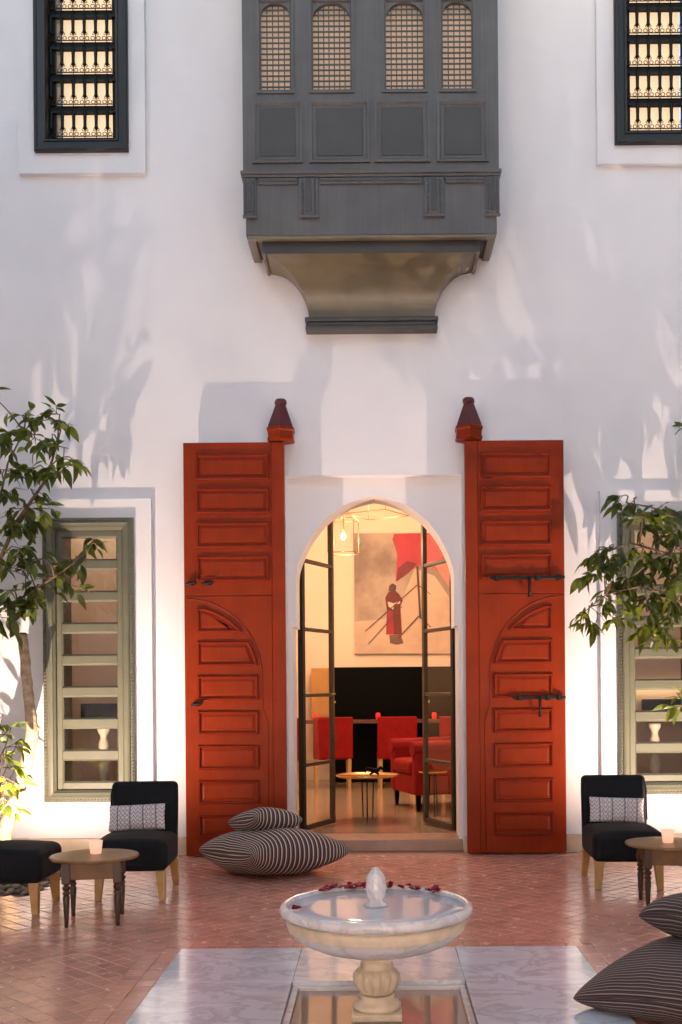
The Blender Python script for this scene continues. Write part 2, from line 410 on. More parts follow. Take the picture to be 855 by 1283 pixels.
for k, (x, y, z, rz) in enumerate(spots):
    tl = (rnd.gauss(0, .008), rnd.gauss(0, .008)); zz = z + rnd.uniform(-.0012, .0012)
    if k < 300:
        o = bpy.data.objects.new('tile', tme); C.objects.link(o); o.parent = floor
        o.location = (x, y - 4, zz); o.rotation_euler = (tl[0], tl[1], rz)
    else:
        mm = Matrix.Translation((x, y, zz)) @ Euler((tl[0], tl[1], rz)).to_matrix().to_4x4()
        trest.add([mm @ Vector(p) for p in tvs], tfs)
o = trest.build('tile_field', M['tile'], floor, off=(0, 4, 0), fix=False); o['kind'] = 'stuff'
# planting beds with pebbles
for s, side in ((-1, 'left'), (1, 'right')):
    x0, x1 = sorted((s * -PITX0, s * -PITX1))
    bed = struct(MB().box(x0, x1, PITY0, PITY1, -0.085, -0.03).build('planting_bed', M['soil'])); 
    pb = MB()
    for k in range(1500):
        x, y = rnd.uniform(x0 + .02, x1 - .02), rnd.uniform(PITY0 + .02, PITY1 - .02)
        r = rnd.uniform(.014, .034); sx, sy = rnd.uniform(.8, 1.5), rnd.uniform(.7, 1.2); a0 = rnd.uniform(0, PI); z0 = -.03 + rnd.uniform(0, .03)
        rings = []
        for ph in (-.9, -.2, .5, 1.2):
            rings.append([(x + r * math.cos(ph) * (sx * math.cos(t) * math.cos(a0) - sy * math.sin(t) * math.sin(a0)),
                           y + r * math.cos(ph) * (sx * math.cos(t) * math.sin(a0) + sy * math.sin(t) * math.cos(a0)), z0 + r * .7 * math.sin(ph)) for t in [2 * PI * i / 6 for i in range(6)]])
        pb.loft(rings, False, True, True)
    po = pb.build('pebbles', M['pebble'], fix=False)
    tag(po, 'brown pebbles covering the planting bed under the %s tree' % side, 'pebbles', kind='stuff')

# marble paving with sunken basin
pav = thing('marble_paving', None, None, (FX, FY, 0), world=True); pav['kind'] = 'structure'
cuts = [-SL, -.44, .44, SL]
for i in range(3):
    for j in range(3):
        if i == 1 and j == 1: continue
        x0, x1 = FX + cuts[i], FX + cuts[i + 1]; y0, y1 = FY + cuts[j], FY + cuts[j + 1]
        MB().box(x0 + .001, x1 - .001, y0 + .001, y1 - .001, -.06, .010).build('slab', M['marble'], pav, bevel=.002)
for (x0, x1, y0, y1) in ((-.44, .44, .405, .44), (-.44, .44, -.44, -.405), (-.44, -.405, -.405, .405), (.405, .44, -.405, .405)):
    MB().box(FX + x0 + .001, FX + x1 - .001, FY + y0 + .001, FY + y1 - .001, -.085, -.012).build('basin_kerb', M['marblew'], pav, bevel=.004)
MB().box(FX - .404, FX + .404, FY - .404, FY + .404, -.087, -.075).build('basin_floor', M['tile'], pav)
MB().box(FX - .4045, FX + .4045, FY - .4045, FY + .4045, -.074, -.030).build('water', M['poolwater'], pav)

# ------------------------------------------------------------------ facade
fac = thing('facade_wall', 'tall white plastered courtyard facade with a pointed arch doorway', 'wall', (0, YW, 0), world=True)
WIN_L = [(-3.01, -2.195, .49, 3.055), (2.195, 3.01, .52, 3.07)]
WIN_U = [(-3.05, -2.21, 6.376, 8.72), (2.20, 3.04, 6.405, 8.72)]
NX0, NX1, NZ = -.815, .79, 3.443
holes = [(NX0, NX1, -.08, NZ)] + WIN_L + WIN_U
def wall_grid(mb, x0, x1, z0, z1, holes, yf, yb):
    xs = sorted({x0, x1, *[h[0] for h in holes], *[h[1] for h in holes]}); zs = sorted({z0, z1, *[h[2] for h in holes], *[h[3] for h in holes]})
    def hole(i, j):
        if i < 0 or j < 0 or i >= len(xs) - 1 or j >= len(zs) - 1: return False
        xm, zm = (xs[i] + xs[i + 1]) / 2, (zs[j] + zs[j + 1]) / 2
        return any(h[0] < xm < h[1] and h[2] < zm < h[3] for h in holes)
    for i in range(len(xs) - 1):
        for j in range(len(zs) - 1):
            a, b, c, d = xs[i], xs[i + 1], zs[j], zs[j + 1]
            if not hole(i, j):
                mb.add([(a, yf, c), (b, yf, c), (b, yf, d), (a, yf, d)], [(0, 1, 2, 3)])
                mb.add([(a, yb, c), (b, yb, c), (b, yb, d), (a, yb, d)], [(3, 2, 1, 0)])
            else:
                if not hole(i - 1, j): mb.add([(a, yf, c), (a, yb, c), (a, yb, d), (a, yf, d)], [(3, 2, 1, 0)])
                if not hole(i + 1, j): mb.add([(b, yf, c), (b, yb, c), (b, yb, d), (b, yf, d)], [(0, 1, 2, 3)])
                if not hole(i, j - 1): mb.add([(a, yf, c), (b, yf, c), (b, yb, c), (a, yb, c)], [(0, 1, 2, 3)])
                if not hole(i, j + 1): mb.add([(a, yf, d), (b, yf, d), (b, yb, d), (a, yb, d)], [(3, 2, 1, 0)])
    for z in (z0, z1): mb.add([(x0, yf, z), (x1, yf, z), (x1, yb, z), (x0, yb, z)], [(0, 1, 2, 3)])
wb = MB(); wall_grid(wb, -XW, XW, -.08, HW, holes, YW, YB)
wb.build('plaster', M['plaster'], fac, fix=False)
# proud window surrounds
SUR = [(-3.17, -2.035, .156, 3.235), (2.04, 3.17, .156, 3.275), (-3.205, -2.06, 6.19, 8.9), (2.04, 3.20, 6.235, 8.9)]
for s, h, p in zip(SUR, WIN_L + WIN_U, (.05, .05, .06, .06)):
    sb = MB(); wall_grid(sb, s[0], s[1], s[2], s[3], [h], YW - p, YW + .01)
    for x in (s[0], s[1]): sb.add([(x, YW - p, s[2]), (x, YW + .01, s[2]), (x, YW + .01, s[3]), (x, YW - p, s[3])], [(0, 1, 2, 3)])
    sb.build('window_surround', M['plaster'], fac)
# skirting
for a, b in ((-XW, NX0), (NX1, XW)):
    MB().box(a, b, YW - .06, YW + .01, -.01, .153).build('skirting', M['skirt'], fac, bevel=.006)
# arch panel set back in the niche
YA, YAB = 9.80, 10.22
ap = [(-99, 785), (-99, 760), (-99, 735), (-98.5, 718), (-95, 703), (-84.5, 679.5), (-72, 661), (-59.5, 647.5), (-46, 637.5), (-33, 630), (-19, 625), (-8, 622.3), (0, 621)]
def arch_pts():
    k = YA / F; pts = []
    base = [(dx * k - .005, EYE - (yy - CY) * k) for dx, yy in ap]
    out = []
    for i in range(len(base) - 1):       # Catmull-Rom
        p0, p1, p2, p3 = base[max(i - 1, 0)], base[i], base[i + 1], base[min(i + 2, len(base) - 1)]
        for t in (0, .25, .5, .75):
            f = lambda a, b, c, d: .5 * (2 * b + (c - a) * t + (2 * a - 5 * b + 4 * c - d) * t * t + (3 * b - a - 3 * c + d) * t ** 3)
            out.append((f(p0[0], p1[0], p2[0], p3[0]), f(p0[1], p1[1], p2[1], p3[1])))
    out.append(base[-1])
    L = out; Rr = [(-.01 - x, z) for x, z in reversed(out[:-1])]
    return L + Rr
AP = arch_pts()
SPR = AP[0][1]; AXL, AXR = AP[0][0] - .035, AP[-1][0] + .035     # wider below the springing
ar = MB()
n = len(AP)
for y, flip in ((YA, False), (YAB, True)):
    vs = [(x, y, z) for x, z in AP] + [(x, y, NZ + .01) for x, z in AP]
    fs = [(i, i + 1, n + i + 1, n + i) for i in range(n - 1)]
    ar.add(vs, fs, False)
    ar.add([(NX0 - .005, y, -.08), (AXL, y, -.08), (AXL, y, SPR), (NX0 - .005, y, SPR)], [(0, 1, 2, 3)])
    ar.add([(NX1 + .005, y, -.08), (AXR, y, -.08), (AXR, y, SPR), (NX1 + .005, y, SPR)], [(0, 1, 2, 3)])
    ar.add([(NX0 - .005, y, SPR), (AP[0][0], y, SPR), (AP[0][0], y, NZ + .01), (NX0 - .005, y, NZ + .01)], [(0, 1, 2, 3)])
    ar.add([(NX1 + .005, y, SPR), (AP[-1][0], y, SPR), (AP[-1][0], y, NZ + .01), (NX1 + .005, y, NZ + .01)], [(0, 1, 2, 3)])
ar.add([(x, y, z) for y in (YA, YAB) for x, z in AP], [(i, i + 1, n + i + 1, n + i) for i in range(n - 1)], True)
for x, xi in ((AXL, AP[0][0]), (AXR, AP[-1][0])):
    ar.add([(x, YA, -.08), (x, YAB, -.08), (x, YAB, SPR), (x, YA, SPR)], [(0, 1, 2, 3)])
    ar.add([(x, YA, SPR), (x, YAB, SPR), (xi, YAB, SPR), (xi, YA, SPR)], [(0, 1, 2, 3)])
ar.build('arch_surround', M['plaster'], fac, fix=False)
# threshold step
MB().box(NX0 + .002, NX1 - .002, YA - .01, 10.4, -.07, .098).build('threshold', M.setdefault('step', mat('terracotta step', (0.38, 0.23, 0.16), 0.35, var=.15)), fac, bevel=.008)

# other courtyard walls round the yard (outside the picture)
ow = MB().box(-XW - .4, -XW, -4.4, YB, -.08, HW + .8)
struct(ow.build('wall_left', M['plaster']))
struct(MB().box(XW, XW + .4, -4.4, YB, -.08, HW + .8).build('wall_right', M['plaster']))
struct(MB().box(-XW, XW, -4.4, -4.0, -.08, HW + .8).build('wall_behind', M['plaster']))

# ------------------------------------------------------------------ rooms behind
SALX, SALB, SALH = 1.95, 16.2, 4.6
def room(name, x0, x1, y0, y1, z0, z1, wallm, floorm):
    r = thing(name, None, None, ((x0 + x1) / 2, y0, z0), world=True); r['kind'] = 'structure'
    MB().box(x0, x1, y0, y1, z0 - .1, z0).build('floor', floorm, r)
    MB().box(x0, x1, y0, y1, z1, z1 + .1).build('ceiling', wallm, r)
    MB().box(x0 - .1, x0, y0, y1 + .1, z0 - .1, z1 + .1).build('wall_left', wallm, r)
    MB().box(x1, x1 + .1, y0, y1 + .1, z0 - .1, z1 + .1).build('wall_right', wallm, r)
    MB().box(x0, x1, y1, y1 + .1, z0 - .1, z1 + .1).build('wall_back', wallm, r)
    return r
room('salon', -SALX + .05, SALX - .05, YAB, SALB, .10, SALH, M['plaster_room'], M['roomfloor'])
room('side_room', -4.8, -2.06, YB, 12.6, .10, 4.0, M['plaster_tan'], M['brownwood'])
room('side_room', 2.06, 4.8, YB, 12.6, .10, 4.0, M['plaster_tan'], M['brownwood'])
# closing strips between wall back and salon front
struct(MB().box(-SALX, NX0 - .01, YB, YAB + .01, 0, SALH).build('wall_infill', M['plaster_room']))
struct(MB().box(NX1 + .01, SALX, YB, YAB + .01, 0, SALH).build('wall_infill', M['plaster_room']))
struct(MB().box(NX0 - .01, NX1 + .01, YB, YAB + .01, NZ + .01, SALH).build('wall_infill', M['plaster_room']))

# ================================================================== WINDOWS
def ring_rect(mb, x0, x1, z0, z1, wd, y0, y1):
    """mitred-look frame of four butted bars"""
    mb.box(x0, x0 + wd, y0, y1, z0, z1); mb.box(x1 - wd, x1, y0, y1, z0, z1)
    mb.box(x0 + wd, x1 - wd, y0, y1, z0, z0 + wd); mb.box(x0 + wd, x1 - wd, y0, y1, z1 - wd, z1)
    return mb
def sloped_frame(mb, x0, x1, z0, z1, prof):
    """prof: list of (inset, y); sweeps a moulding profile round a rectangle with mitred corners"""
    rings = [[(x0 + i, y, z0 + i), (x1 - i, y, z0 + i), (x1 - i, y, z1 - i), (x0 + i, y, z1 - i)] for i, y in prof]
    return mb.loft(rings, False, False, False)
def beads(mb, x0, x1, z0, z1, y, pitch, r, tilt=.6):
    def bead(x, z, d):
        m = Matrix.Translation((x, y, z)) @ Matrix.Rotation(d, 4, 'Y')
        rings = []
        for t in (-1, -.5, .5, 1):
            q = r * math.sqrt(max(0.05, 1 - t * t * .93))
            rings.append([m @ Vector((q * math.cos(a), q * math.sin(a), t * r * 1.9)) for a in [2 * PI * k / 6 for k in range(6)]])
        mb.loft(rings, True, True, True)
    nx = int((x1 - x0) / pitch); nz = int((z1 - z0) / pitch)
    for k in range(nx + 1):
        x = x0 + (x1 - x0) * k / nx
        for z in (z0, z1): bead(x, z, R(90) - tilt)
    for k in range(1, nz):
        z = z0 + (z1 - z0) * k / nz
        for x in (x0, x1): bead(x, z, tilt)

def lower_window(h, label):
    x0, x1, z0, z1 = h
    t = thing('window', label, 'window', ((x0 + x1) / 2, YW - .05, z0), group='sage green ground floor windows', world=True)
    yf = YW - .105
    fr = MB(); sloped_frame(fr, x0 - .004, x1 + .004, z0 - .004, z1 + .004, [(0, YW), (0, yf + .02), (.008, yf + .012), (.035, yf + .012), (.036, yf), (.050, yf - .008), (.066, yf), (.088, yf + .006), (.092, yf + .02), (.108, yf + .04), (.108, YW + .06)])
    f = fr.build('frame', M['sage'], t)
    bd = MB(); beads(bd, x0 + .016, x1 - .016, z0 + .016, z1 - .016, yf + .008, .031, .0085); o = bd.build('rope_moulding', M['sage'], f, fix=False)
    cx0, cx1, cz0, cz1 = x0 + .108, x1 - .108, z0 + .108, z1 - .100
    yc = yf + .062
    st = .045
    MB().box(cx0, cx0 + st, yc, yc + .05, cz0, cz1).build('stile', M['sage'], t, bevel=.004)
    MB().box(cx1 - st, cx1, yc, yc + .05, cz0, cz1).build('stile', M['sage'], t, bevel=.004)
    N = 8; rl = .078; ph = (cz1 - cz0 - rl * .8 * 2 - rl * (N - 1)) / N
    z = cz0; px0, px1 = cx0 + st, cx1 - st
    for k in range(N + 1):
        hgt = rl * .8 if k in (0, N) else rl
        r = MB().box(px0, px1, yc + .003, yc + .047, z, z + hgt).build('rail', M['sage'], t, bevel=.005)
        z += hgt
        if k < N:
            gb = MB(); sloped_frame(gb, px0, px1, z, z + ph, [(0, yc + .004), (.012, yc + .018), (.012, yc + .03)])
            b = gb.build('glazing_bead', M['sage'], t)
            MB().box(px0 + .004, px1 - .004, yc + .026, yc + .030, z + .003, z + ph - .003).build('pane', M['glass'], t)
            z += ph
    # reveal lining behind the casement
    MB().box(cx0 - .1, cx0 - .002, yc + .06, YB - .01, cz0 - .1, cz1 + .1).build('reveal_lining', M['sage'], t)
    MB().box(cx1 + .002, cx1 + .1, yc + .06, YB - .01, cz0 - .1, cz1 + .1).build('reveal_lining', M['sage'], t)
    return t
lower_window(WIN_L[0], 'sage green window with rope moulding, behind the tree with the pale crooked trunk')
lower_window(WIN_L[1], 'sage green window with rope moulding, half hidden by leaves at the right edge')

def upper_window(h, label):
    x0, x1, z0, z1 = h
    t = thing('barred_window', label, 'window', ((x0 + x1) / 2, YW - .06, z0), group='black barred windows of the upper floor', world=True)
    yf = YW - .115
    fr = MB(); sloped_frame(fr, x0 - .004, x1 + .004, z0 - .004, z1 + .004, [(0, YW), (0, yf + .012), (.012, yf), (.030, yf), (.034, yf + .008), (.085, yf + .016), (.088, yf + .006), (.104, yf + .008), (.112, yf + .03), (.112, YB - .05)])
    f = fr.build('frame', M['black'], t)
    bd = MB(); beads(bd, x0 + .022, x1 - .022, z0 + .022, z1 - .022, yf + .002, .026, .006); bd.build('bead_moulding', M['black'], f, fix=False)
    ix0, ix1, iz0, iz1 = x0 + .112, x1 - .112, z0 + .112, z1 - .112
    ys = YW + .02
    MB().box(ix0, ix0 + .05, ys, ys + .05, iz0, iz1).build('stile', M['blackin'], t, bevel=.004)
    MB().box(ix1 - .05, ix1, ys, ys + .05, iz0, iz1).build('stile', M['blackin'], t, bevel=.004)
    P = .2915; z = iz0; k = 0
    gx0, gx1 = ix0 + .05, ix1 - .05
    while z < iz1 - .05:
        MB().box(gx0, gx1, ys + .002, ys + .048, z, min(z + .066, iz1)).build('rail', M['blackin'], t, bevel=.005)
        a, b = z + .066, min(z + P, iz1)
        if b - a > .1:
            MB().box(gx0 - .004, gx1 + .004, ys + .022, ys + .026, a - .004, b + .004).build('pane', M['glass'], t)
            yg = YW + .002
            nb = 6; sp = (ix1 - ix0) / nb
            for q in range(nb + 1):
                xx = ix0 + sp * (q + .1)
                if xx > ix1 - .01: continue
                gb = MB(); zm = a + .075
                gb.lathe([(.004, a - .02), (.005, zm - .012), (.011, zm - .010), (.021, zm), (.015, zm + .014), (.0145, zm + .05), (.0175, b - .02), (.012, b + .03)], (xx, yg), 8)
                gb.build('grille_bar', M['iron'], t)
            rb = MB()
            for q in range(nb * 2):
                xx = ix0 + sp * (q / 2 + .35)
                if xx > ix1 - .02: continue
                rb.torus((xx, yg, a + .022), .017, .0035, n=10, m=4)
            for q in range(nb + 1):
                xx = ix0 + sp * (q + .1)
                if xx > ix1 - .03 or xx < ix0 + .03: continue
                for s in (-1, 1): rb.torus((xx + s * .017, yg, a + .062), .010, .003, n=8, m=4)
            rb.box(ix0, ix1, yg - .004, yg + .004, a - .002, a + .004)
            rb.box(ix0, ix1, yg - .009, yg + .009, b - .012, b + .004)
            rb.build('grille_scroll', M['iron'], t)
        z += P
    bl = MB(); m = 24
    vs = []; 
    for i in range(m + 1):
        x = ix0 - .0 + (ix1 - ix0) * i / m
        y = YB - .04 + .008 * math.sin(i * 1.9) + .004 * math.sin(i * 4.3)
        vs += [(x, y, iz0), (x, y, iz1)]
    bl.add(vs, [(2 * i, 2 * i + 2, 2 * i + 3, 2 * i + 1) for i in range(m)], True)
    bl.build('lit_curtain', M['curtain'], t)
M['curtain'] = emit('lamplit curtain', (0.90, 0.62, 0.36), BLIND_E)
upper_window(WIN_U[0], 'black barred upstairs window with a lamplit curtain, above the left green window')
upper_window(WIN_U[1], 'black barred upstairs window with a lamplit curtain, cut by the right edge')

# ================================================================== ORIEL
ORX0, ORX1, ORY = -1.115, 1.09, 9.14
ori = thing('oriel', 'grey wooden oriel box with four lit openings on a coved bracket above the doorway', 'oriel', (0, YW, 4.72), world=True)
ZB, ZC, ZT = 5.41, 5.946, 8.6
# lower apron
MB().box(ORX0 + .02, ORX1 - .02, ORY + .012, YW - .001, ZB + .002, ZC - .03).build('apron', M['grey'], ori, bevel=.004)
cb = MB()
cb.box(ORX0 - .02, ORX1 + .02, ORY - .03, YW - .001, ZC - .02, ZC + .008)
cb.box(ORX0 - .008, ORX1 + .008, ORY - .015, YW - .001, ZC - .045, ZC - .0205)
cb.build('cornice', M['grey'], ori, bevel=.004)
def bracket(xa, xb):
    mb = MB(); z0, z1 = 5.575, ZC - .05
    mb.box(xa, xb, ORY - .012, ORY + .012, z0, z1)
    mb.box(xa - .006, xb + .006, ORY - .02, ORY + .012, z0 - .02, z0)
    o = mb.build('drop_pilaster', M['grey'], ori, bevel=.004)
    wd = (xb - xa); 
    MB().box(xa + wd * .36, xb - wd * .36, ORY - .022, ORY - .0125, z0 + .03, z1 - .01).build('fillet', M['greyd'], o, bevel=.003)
    bb = MB()
    nb = int((z1 - z0) / .026)
    for k in range(nb):
        for x in (xa + wd * .18, xb - wd * .18):
            z = z0 + .015 + k * .026
            bb.boxm(Matrix.Translation((x, ORY - .014, z)) @ Matrix.Rotation(.6, 4, 'Y'), .014, .012, .019)
    bb.build('beading', M['greyd'], o)['kind'] = 'stuff'
kx = ORY / F
for a, b in ((305, 322), (375, 400), (532, 557), (609, 627)):
    bracket((a + .5 - CX) * kx + .031, (b - .5 - CX) * kx + .031)
bb = MB()
k = 0
for a, b in ((323.5, 374), (401, 531), (558, 608)):
    xa, xb = (a - CX) * kx + .034, (b - CX) * kx + .028
    mb = MB().box(xa, xb, ORY - .008, ORY + .012, ZC - .10, ZC - .05)
    o = mb.build('frieze', M['grey'], ori, bevel=.003)
    q = MB(); nn = int((xb - xa) / .028)
    for j in range(nn): q.boxm(Matrix.Translation((xa + (j + .5) * (xb - xa) / nn, ORY - .010, ZC - .075)) @ Matrix.Rotation(.7, 4, 'Y'), .02, .012, .013)
    q.build('beading', M['greyd'], o)['kind'] = 'stuff'
# box above: panels and four arched openings with lit screens
zs0, zs1 = ZC + .008, ZT
bays = [(-.955, -.705), (-.505, -.185), (.125, .445), (.615, .865)]
zo0, zo1, zspr = 6.66, 7.42, 7.24
body = MB(); wall_grid(body, ORX0, ORX1, zs0 + .001, zs1, [(a, b, zo0, zo1) for a, b in bays], ORY, ORY + .07)
body.box(ORX0, ORX0 + .05, ORY + .07, YW - .001, zs0 + .001, zs1); body.box(ORX1 - .05, ORX1, ORY + .07, YW - .001, zs0 + .001, zs1)
body.build('front_boarding', M['grey'], ori)
MB().box(ORX0 + .05, ORX1 - .05, ORY + .2, YW - .01, zs0 + .001, zs0 + .04).build('floor_board', M['greyd'], ori)
M['lattice'] = emit('lamplit lattice backing', (0.75, 0.53, 0.36), ORIEL_E)
for a, b in bays:
    wdt = b - a
    sp = MB(); r = wdt / 2
    # spandrel making the arched head
    xm = (a + b) / 2; m = 14
    vs = [(xm + r * math.cos(PI * i / m), ORY + .012, zo1 - r * .9 + r * .86 * math.sin(PI * i / m)) for i in range(m + 1)]
    top = [(p[0], p[1], zo1 + .002) for p in vs]
    sp.add(vs + top, [(i, i + 1, m + 2 + i, m + 1 + i) for i in range(m)])
    sp.add([(p[0], p[1] + .04, p[2]) for p in vs] + vs, [(i, i + 1, m + 2 + i, m + 1 + i) for i in range(m)], True)
    sp.build('arched_head', M['grey'], ori, fix=False)
    arch = MB(); sloped_frame(arch, a - .035, b + .035, zo0 - .035, zo1 + .035, [(0, ORY + .002), (0, ORY - .014), (.02, ORY - .014), (.035, ORY + .004)])
    arch.build('architrave', M['grey'], ori)
    lt = MB()
    nx = max(4, int(wdt / .045)); nz = int((zo1 - zo0) / .045)
    for i in range(1, nx): lt.box(a + wdt * i / nx - .005, a + wdt * i / nx + .005, ORY + .050, ORY + .062, zo0, zo1)
    for i in range(1, nz): z = zo0 + (zo1 - zo0) * i / nz; lt.box(a, b, ORY + .038, ORY + .0495, z - .005, z + .005)
    lt.build('lattice', M['grey'], ori)
    MB().box(a - .05, b + .05, ORY + .12, ORY + .125, zo0 - .05, zo1 + .05).build('lit_screen', M['lattice'], ori)
for a, b in ((-1.03, -.60), (-.54, -.02), (.02, .50), (.56, 1.0)):       # plain lower panels
    pn = MB(); sloped_frame(pn, a, b, zs0 + .07, zo0 - .10, [(0, ORY + .002), (0, ORY - .016), (.02, ORY - .018), (.034, ORY - .004), (.04, ORY - .003)])
    pn.build('panel_moulding', M['grey'], ori)
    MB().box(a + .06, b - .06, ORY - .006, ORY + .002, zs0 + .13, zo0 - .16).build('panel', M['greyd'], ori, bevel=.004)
for a, b in ((-1.03, -.6), (-.54, -.02), (.02, .5), (.56, 1.0)):
    pn = MB(); sloped_frame(pn, a, b, zo1 + .1, zo1 + .5, [(0, ORY + .002), (0, ORY - .016), (.02, ORY - .018), (.034, ORY - .004), (.04, ORY - .003)])
    pn.build('panel_moulding', M['grey'], ori)
# soffit frame and beam
so = MB()
so.box(ORX0 + .03, ORX1 - .03, ORY + .015, ORY + .075, ZB - .028, ZB + .002)
so.box(ORX0 + .03, ORX0 + .10, ORY + .0755, YW - .001, ZB - .026, ZB + .002); so.box(ORX1 - .10, ORX1 - .03, ORY + .0755, YW - .001, ZB - .026, ZB + .002)
so.build('soffit_moulding', M['greycove'], ori, bevel=.006)
BX0, BX1 = -.965, .93
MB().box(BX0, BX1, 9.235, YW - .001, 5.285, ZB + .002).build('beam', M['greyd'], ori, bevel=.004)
# coved bracket
cv = MB(); rings = []
zt, zb_ = 5.284, 4.835; m = 18
for i in range(m + 1):
    s = i / m; o_ = 1 - math.sqrt(max(0, 1 - s * s)) if s < 1 else 1
    o_ = o_ * .93 + .07 * s
    hw = .565 + (.925 - .565) * o_; yy = YW - .06 - (.06 + .0) - .33 * o_
    z = zb_ + (zt - zb_) * s; c0 = -.018
    rings.append([(c0 - hw, YW - .001, z), (c0 - hw, yy, z), (c0 + hw, yy, z), (c0 + hw, YW - .001, z)])
cvf = MB()
for a in range(3):
    vs = [r[a] for r in rings] + [r[a + 1] for r in rings]
    cvf.add(vs, [(i, m + 1 + i, m + 2 + i, i + 1) for i in range(m)], True)
cvf.build('cove', M['greycove'], ori)
for s in (-1, 1):
    MB().tube([(c0 + s * .93, YW - .46, zt - .012), (c0 + s * .93, YW - .02, zt - .012)], .016, 8).build('cove_lip', M['greycove'], ori)
bm_ = MB(); bm_.box(-.018 - .60, -.018 + .60, YW - .15, YW - .001, zb_ - .035, zb_ + .004); bm_.box(-.018 - .575, -.018 + .575, YW - .135, YW - .001, zb_ - .075, zb_ - .0355); bm_.box(-.018 - .595, -.018 + .595, YW - .155, YW - .001, zb_ - .11, zb_ - .0755)
bm_.build('base_moulding', M['greyd'], ori, bevel=.01, seg=3)

# ================================================================== RED DOORS
def inset(poly, d):
    n = len(poly); out = []
    for i in range(n):
        p0, p1, p2 = Vector(poly[i - 1]), Vector(poly[i]), Vector(poly[(i + 1) % n])
        a = (p1 - p0).normalized(); b = (p2 - p1).normalized()
        na = Vector((-a.y, a.x)); nb_ = Vector((-b.y, b.x))
        den = 1 + na.dot(nb_)
        out.append(tuple(p1 + (na + nb_) * (d / max(den, .3))))
    return out
YD0, YD1 = 9.475, 9.555
def red_door(side, label):
    """outer edge at the free side; built for the right leaf and mirrored for the left"""
    xh, xf = (.805, 1.688) if side > 0 else (-.812, -1.712)
    wdt = abs(xf - xh); zt = 3.705
    fx = lambda s: xh + side * s           # s = distance from the hinge edge
    t = thing('door_leaf', label, 'door', (fx(wdt / 2), (YD0 + YD1) / 2, 0), group='tall red panelled door leaves folded back against the wall', world=True)
    def pr(poly, y0, y1, nm, m, par, **k):
        q = [(fx(s), z) for s, z in poly]
        if side < 0: q = q[::-1]
        return MB().prism(q, y0, y1).build(nm, m, par, **k)
    ZM = 2.335                              # join between upper part and wicket
    pr([(0, .012), (wdt, .012), (wdt, zt), (0, zt)], YD0 + .012, YD1, 'boards', M['red'], t, bevel=.004)
    pr([(.0, .014), (.112, .014), (.112, zt - .004), (.0, zt - .004)], YD0 + .001, YD0 + .0115, 'hinge_stile', M['red'], t, bevel=.003)
    pr([(.114, ZM + .004), (wdt - .001, ZM + .004), (wdt - .001, zt - .004), (.114, zt - .004)], YD0 + .001, YD0 + .0115, 'upper_field', M['red'], t, bevel=.003)
    pr([(.1145, .016), (wdt - .001, .016), (wdt - .001, ZM - .003), (.1145, ZM - .003)], YD0 + .0005, YD0 + .0115, 'wicket_field', M['red'], t, bevel=.004)
    p0, p1 = (.205 if side < 0 else .135), wdt - .105
    if side < 0: p0 = .205 - .08
    def panel(poly):
        poly = [tuple(p) for p in poly]
        q = [(fx(s), z) for s, z in poly]
        if side < 0: q = q[::-1]
        mb = MB(); rings = []
        for d, y in ((0, YD0 + .001), (.002, YD0 - .010), (.010, YD0 - .020), (.019, YD0 - .018), (.026, YD0 - .004), (.029, YD0 + .011), (.040, YD0 + .0115)):
            rings.append([(x, y, z) for x, z in inset(q, d)])
        mb.loft(rings, False, False, False); mo = mb.build('panel_moulding', M['redm'], t)
        mp = MB(); rings = []
        for d, y in ((.040, YD0 + .011), (.041, YD0 - .003), (.056, YD0 - .008)):
            rings.append([(x, y, z) for x, z in inset(q, d)])
        mp.loft(rings, False, True, False); mp.build('panel', M['red'], t)
    k = YD0 / F
    Z = lambda yy: EYE - (yy - CY) * k
    # upper four panels
    a, b = .132, wdt - .112
    for y0, y1 in ((568, 600), (610, 642), (653, 685), (695, 727)):
        panel([(a, Z(y1)), (b, Z(y1)), (b, Z(y0)), (a, Z(y0))])
    # wicket: arched line and seven panels, the top two cut by the arch
    a, b = (.24, wdt - .112)
    cxs, czs = wdt - .02, Z(848)            # arch centre at the free edge
    ra, rb_ = wdt - .02 - .235, Z(757) - Z(848)
    def arc(s): return czs + rb_ * math.sqrt(max(0, 1 - ((cxs - s) / ra) ** 2))
    al = MB(); pts = []
    for i in range(31):
        an = PI * .5 * i / 30
        pts.append((fx(cxs - ra * 1.045 * math.sin(an)), YD0 - .001, czs + (rb_ * 1.06 + .02) * math.cos(an)))
    pts.append((fx(cxs - ra * 1.045), YD0 - .001, Z(885))); pts.append((fx(cxs - ra * 1.045 - .045), YD0 - .001, Z(905))); pts.append((fx(cxs - ra * 1.045 - .045), YD0 - .001, .02))
    al.tube(pts, .0055, 6); al.build('wicket_arch_moulding', M['redm'], t)
    for y0, y1 in ((760, 791), (802, 833)):
        zl, zh = Z(y1), Z(y0)
        # left end follows the arch
        pl = [(b, zl), (b, zh)]
        pp = []
        for i in range(9):
            z = zh + (zl - zh) * i / 8
            q = max(0, 1 - ((z - czs) / rb_) ** 2)
            pp.append((cxs - ra * math.sqrt(q) + .0, z))
        pp = [p for p in pp if p[0] < b - .05]
        poly = [(b, zl), (b, zh)] + pp
        cl = [poly[0]]
        for p in poly[1:]:
            if (Vector(p) - Vector(cl[-1])).length > .008: cl.append(p)
        panel(cl)
    for y0, y1 in ((845, 876), (889, 919), (932, 963), (976, 1006), (1019, 1048)):
        panel([(a, Z(y1)), (b, Z(y1)), (b, Z(y0)), (a, Z(y0))])
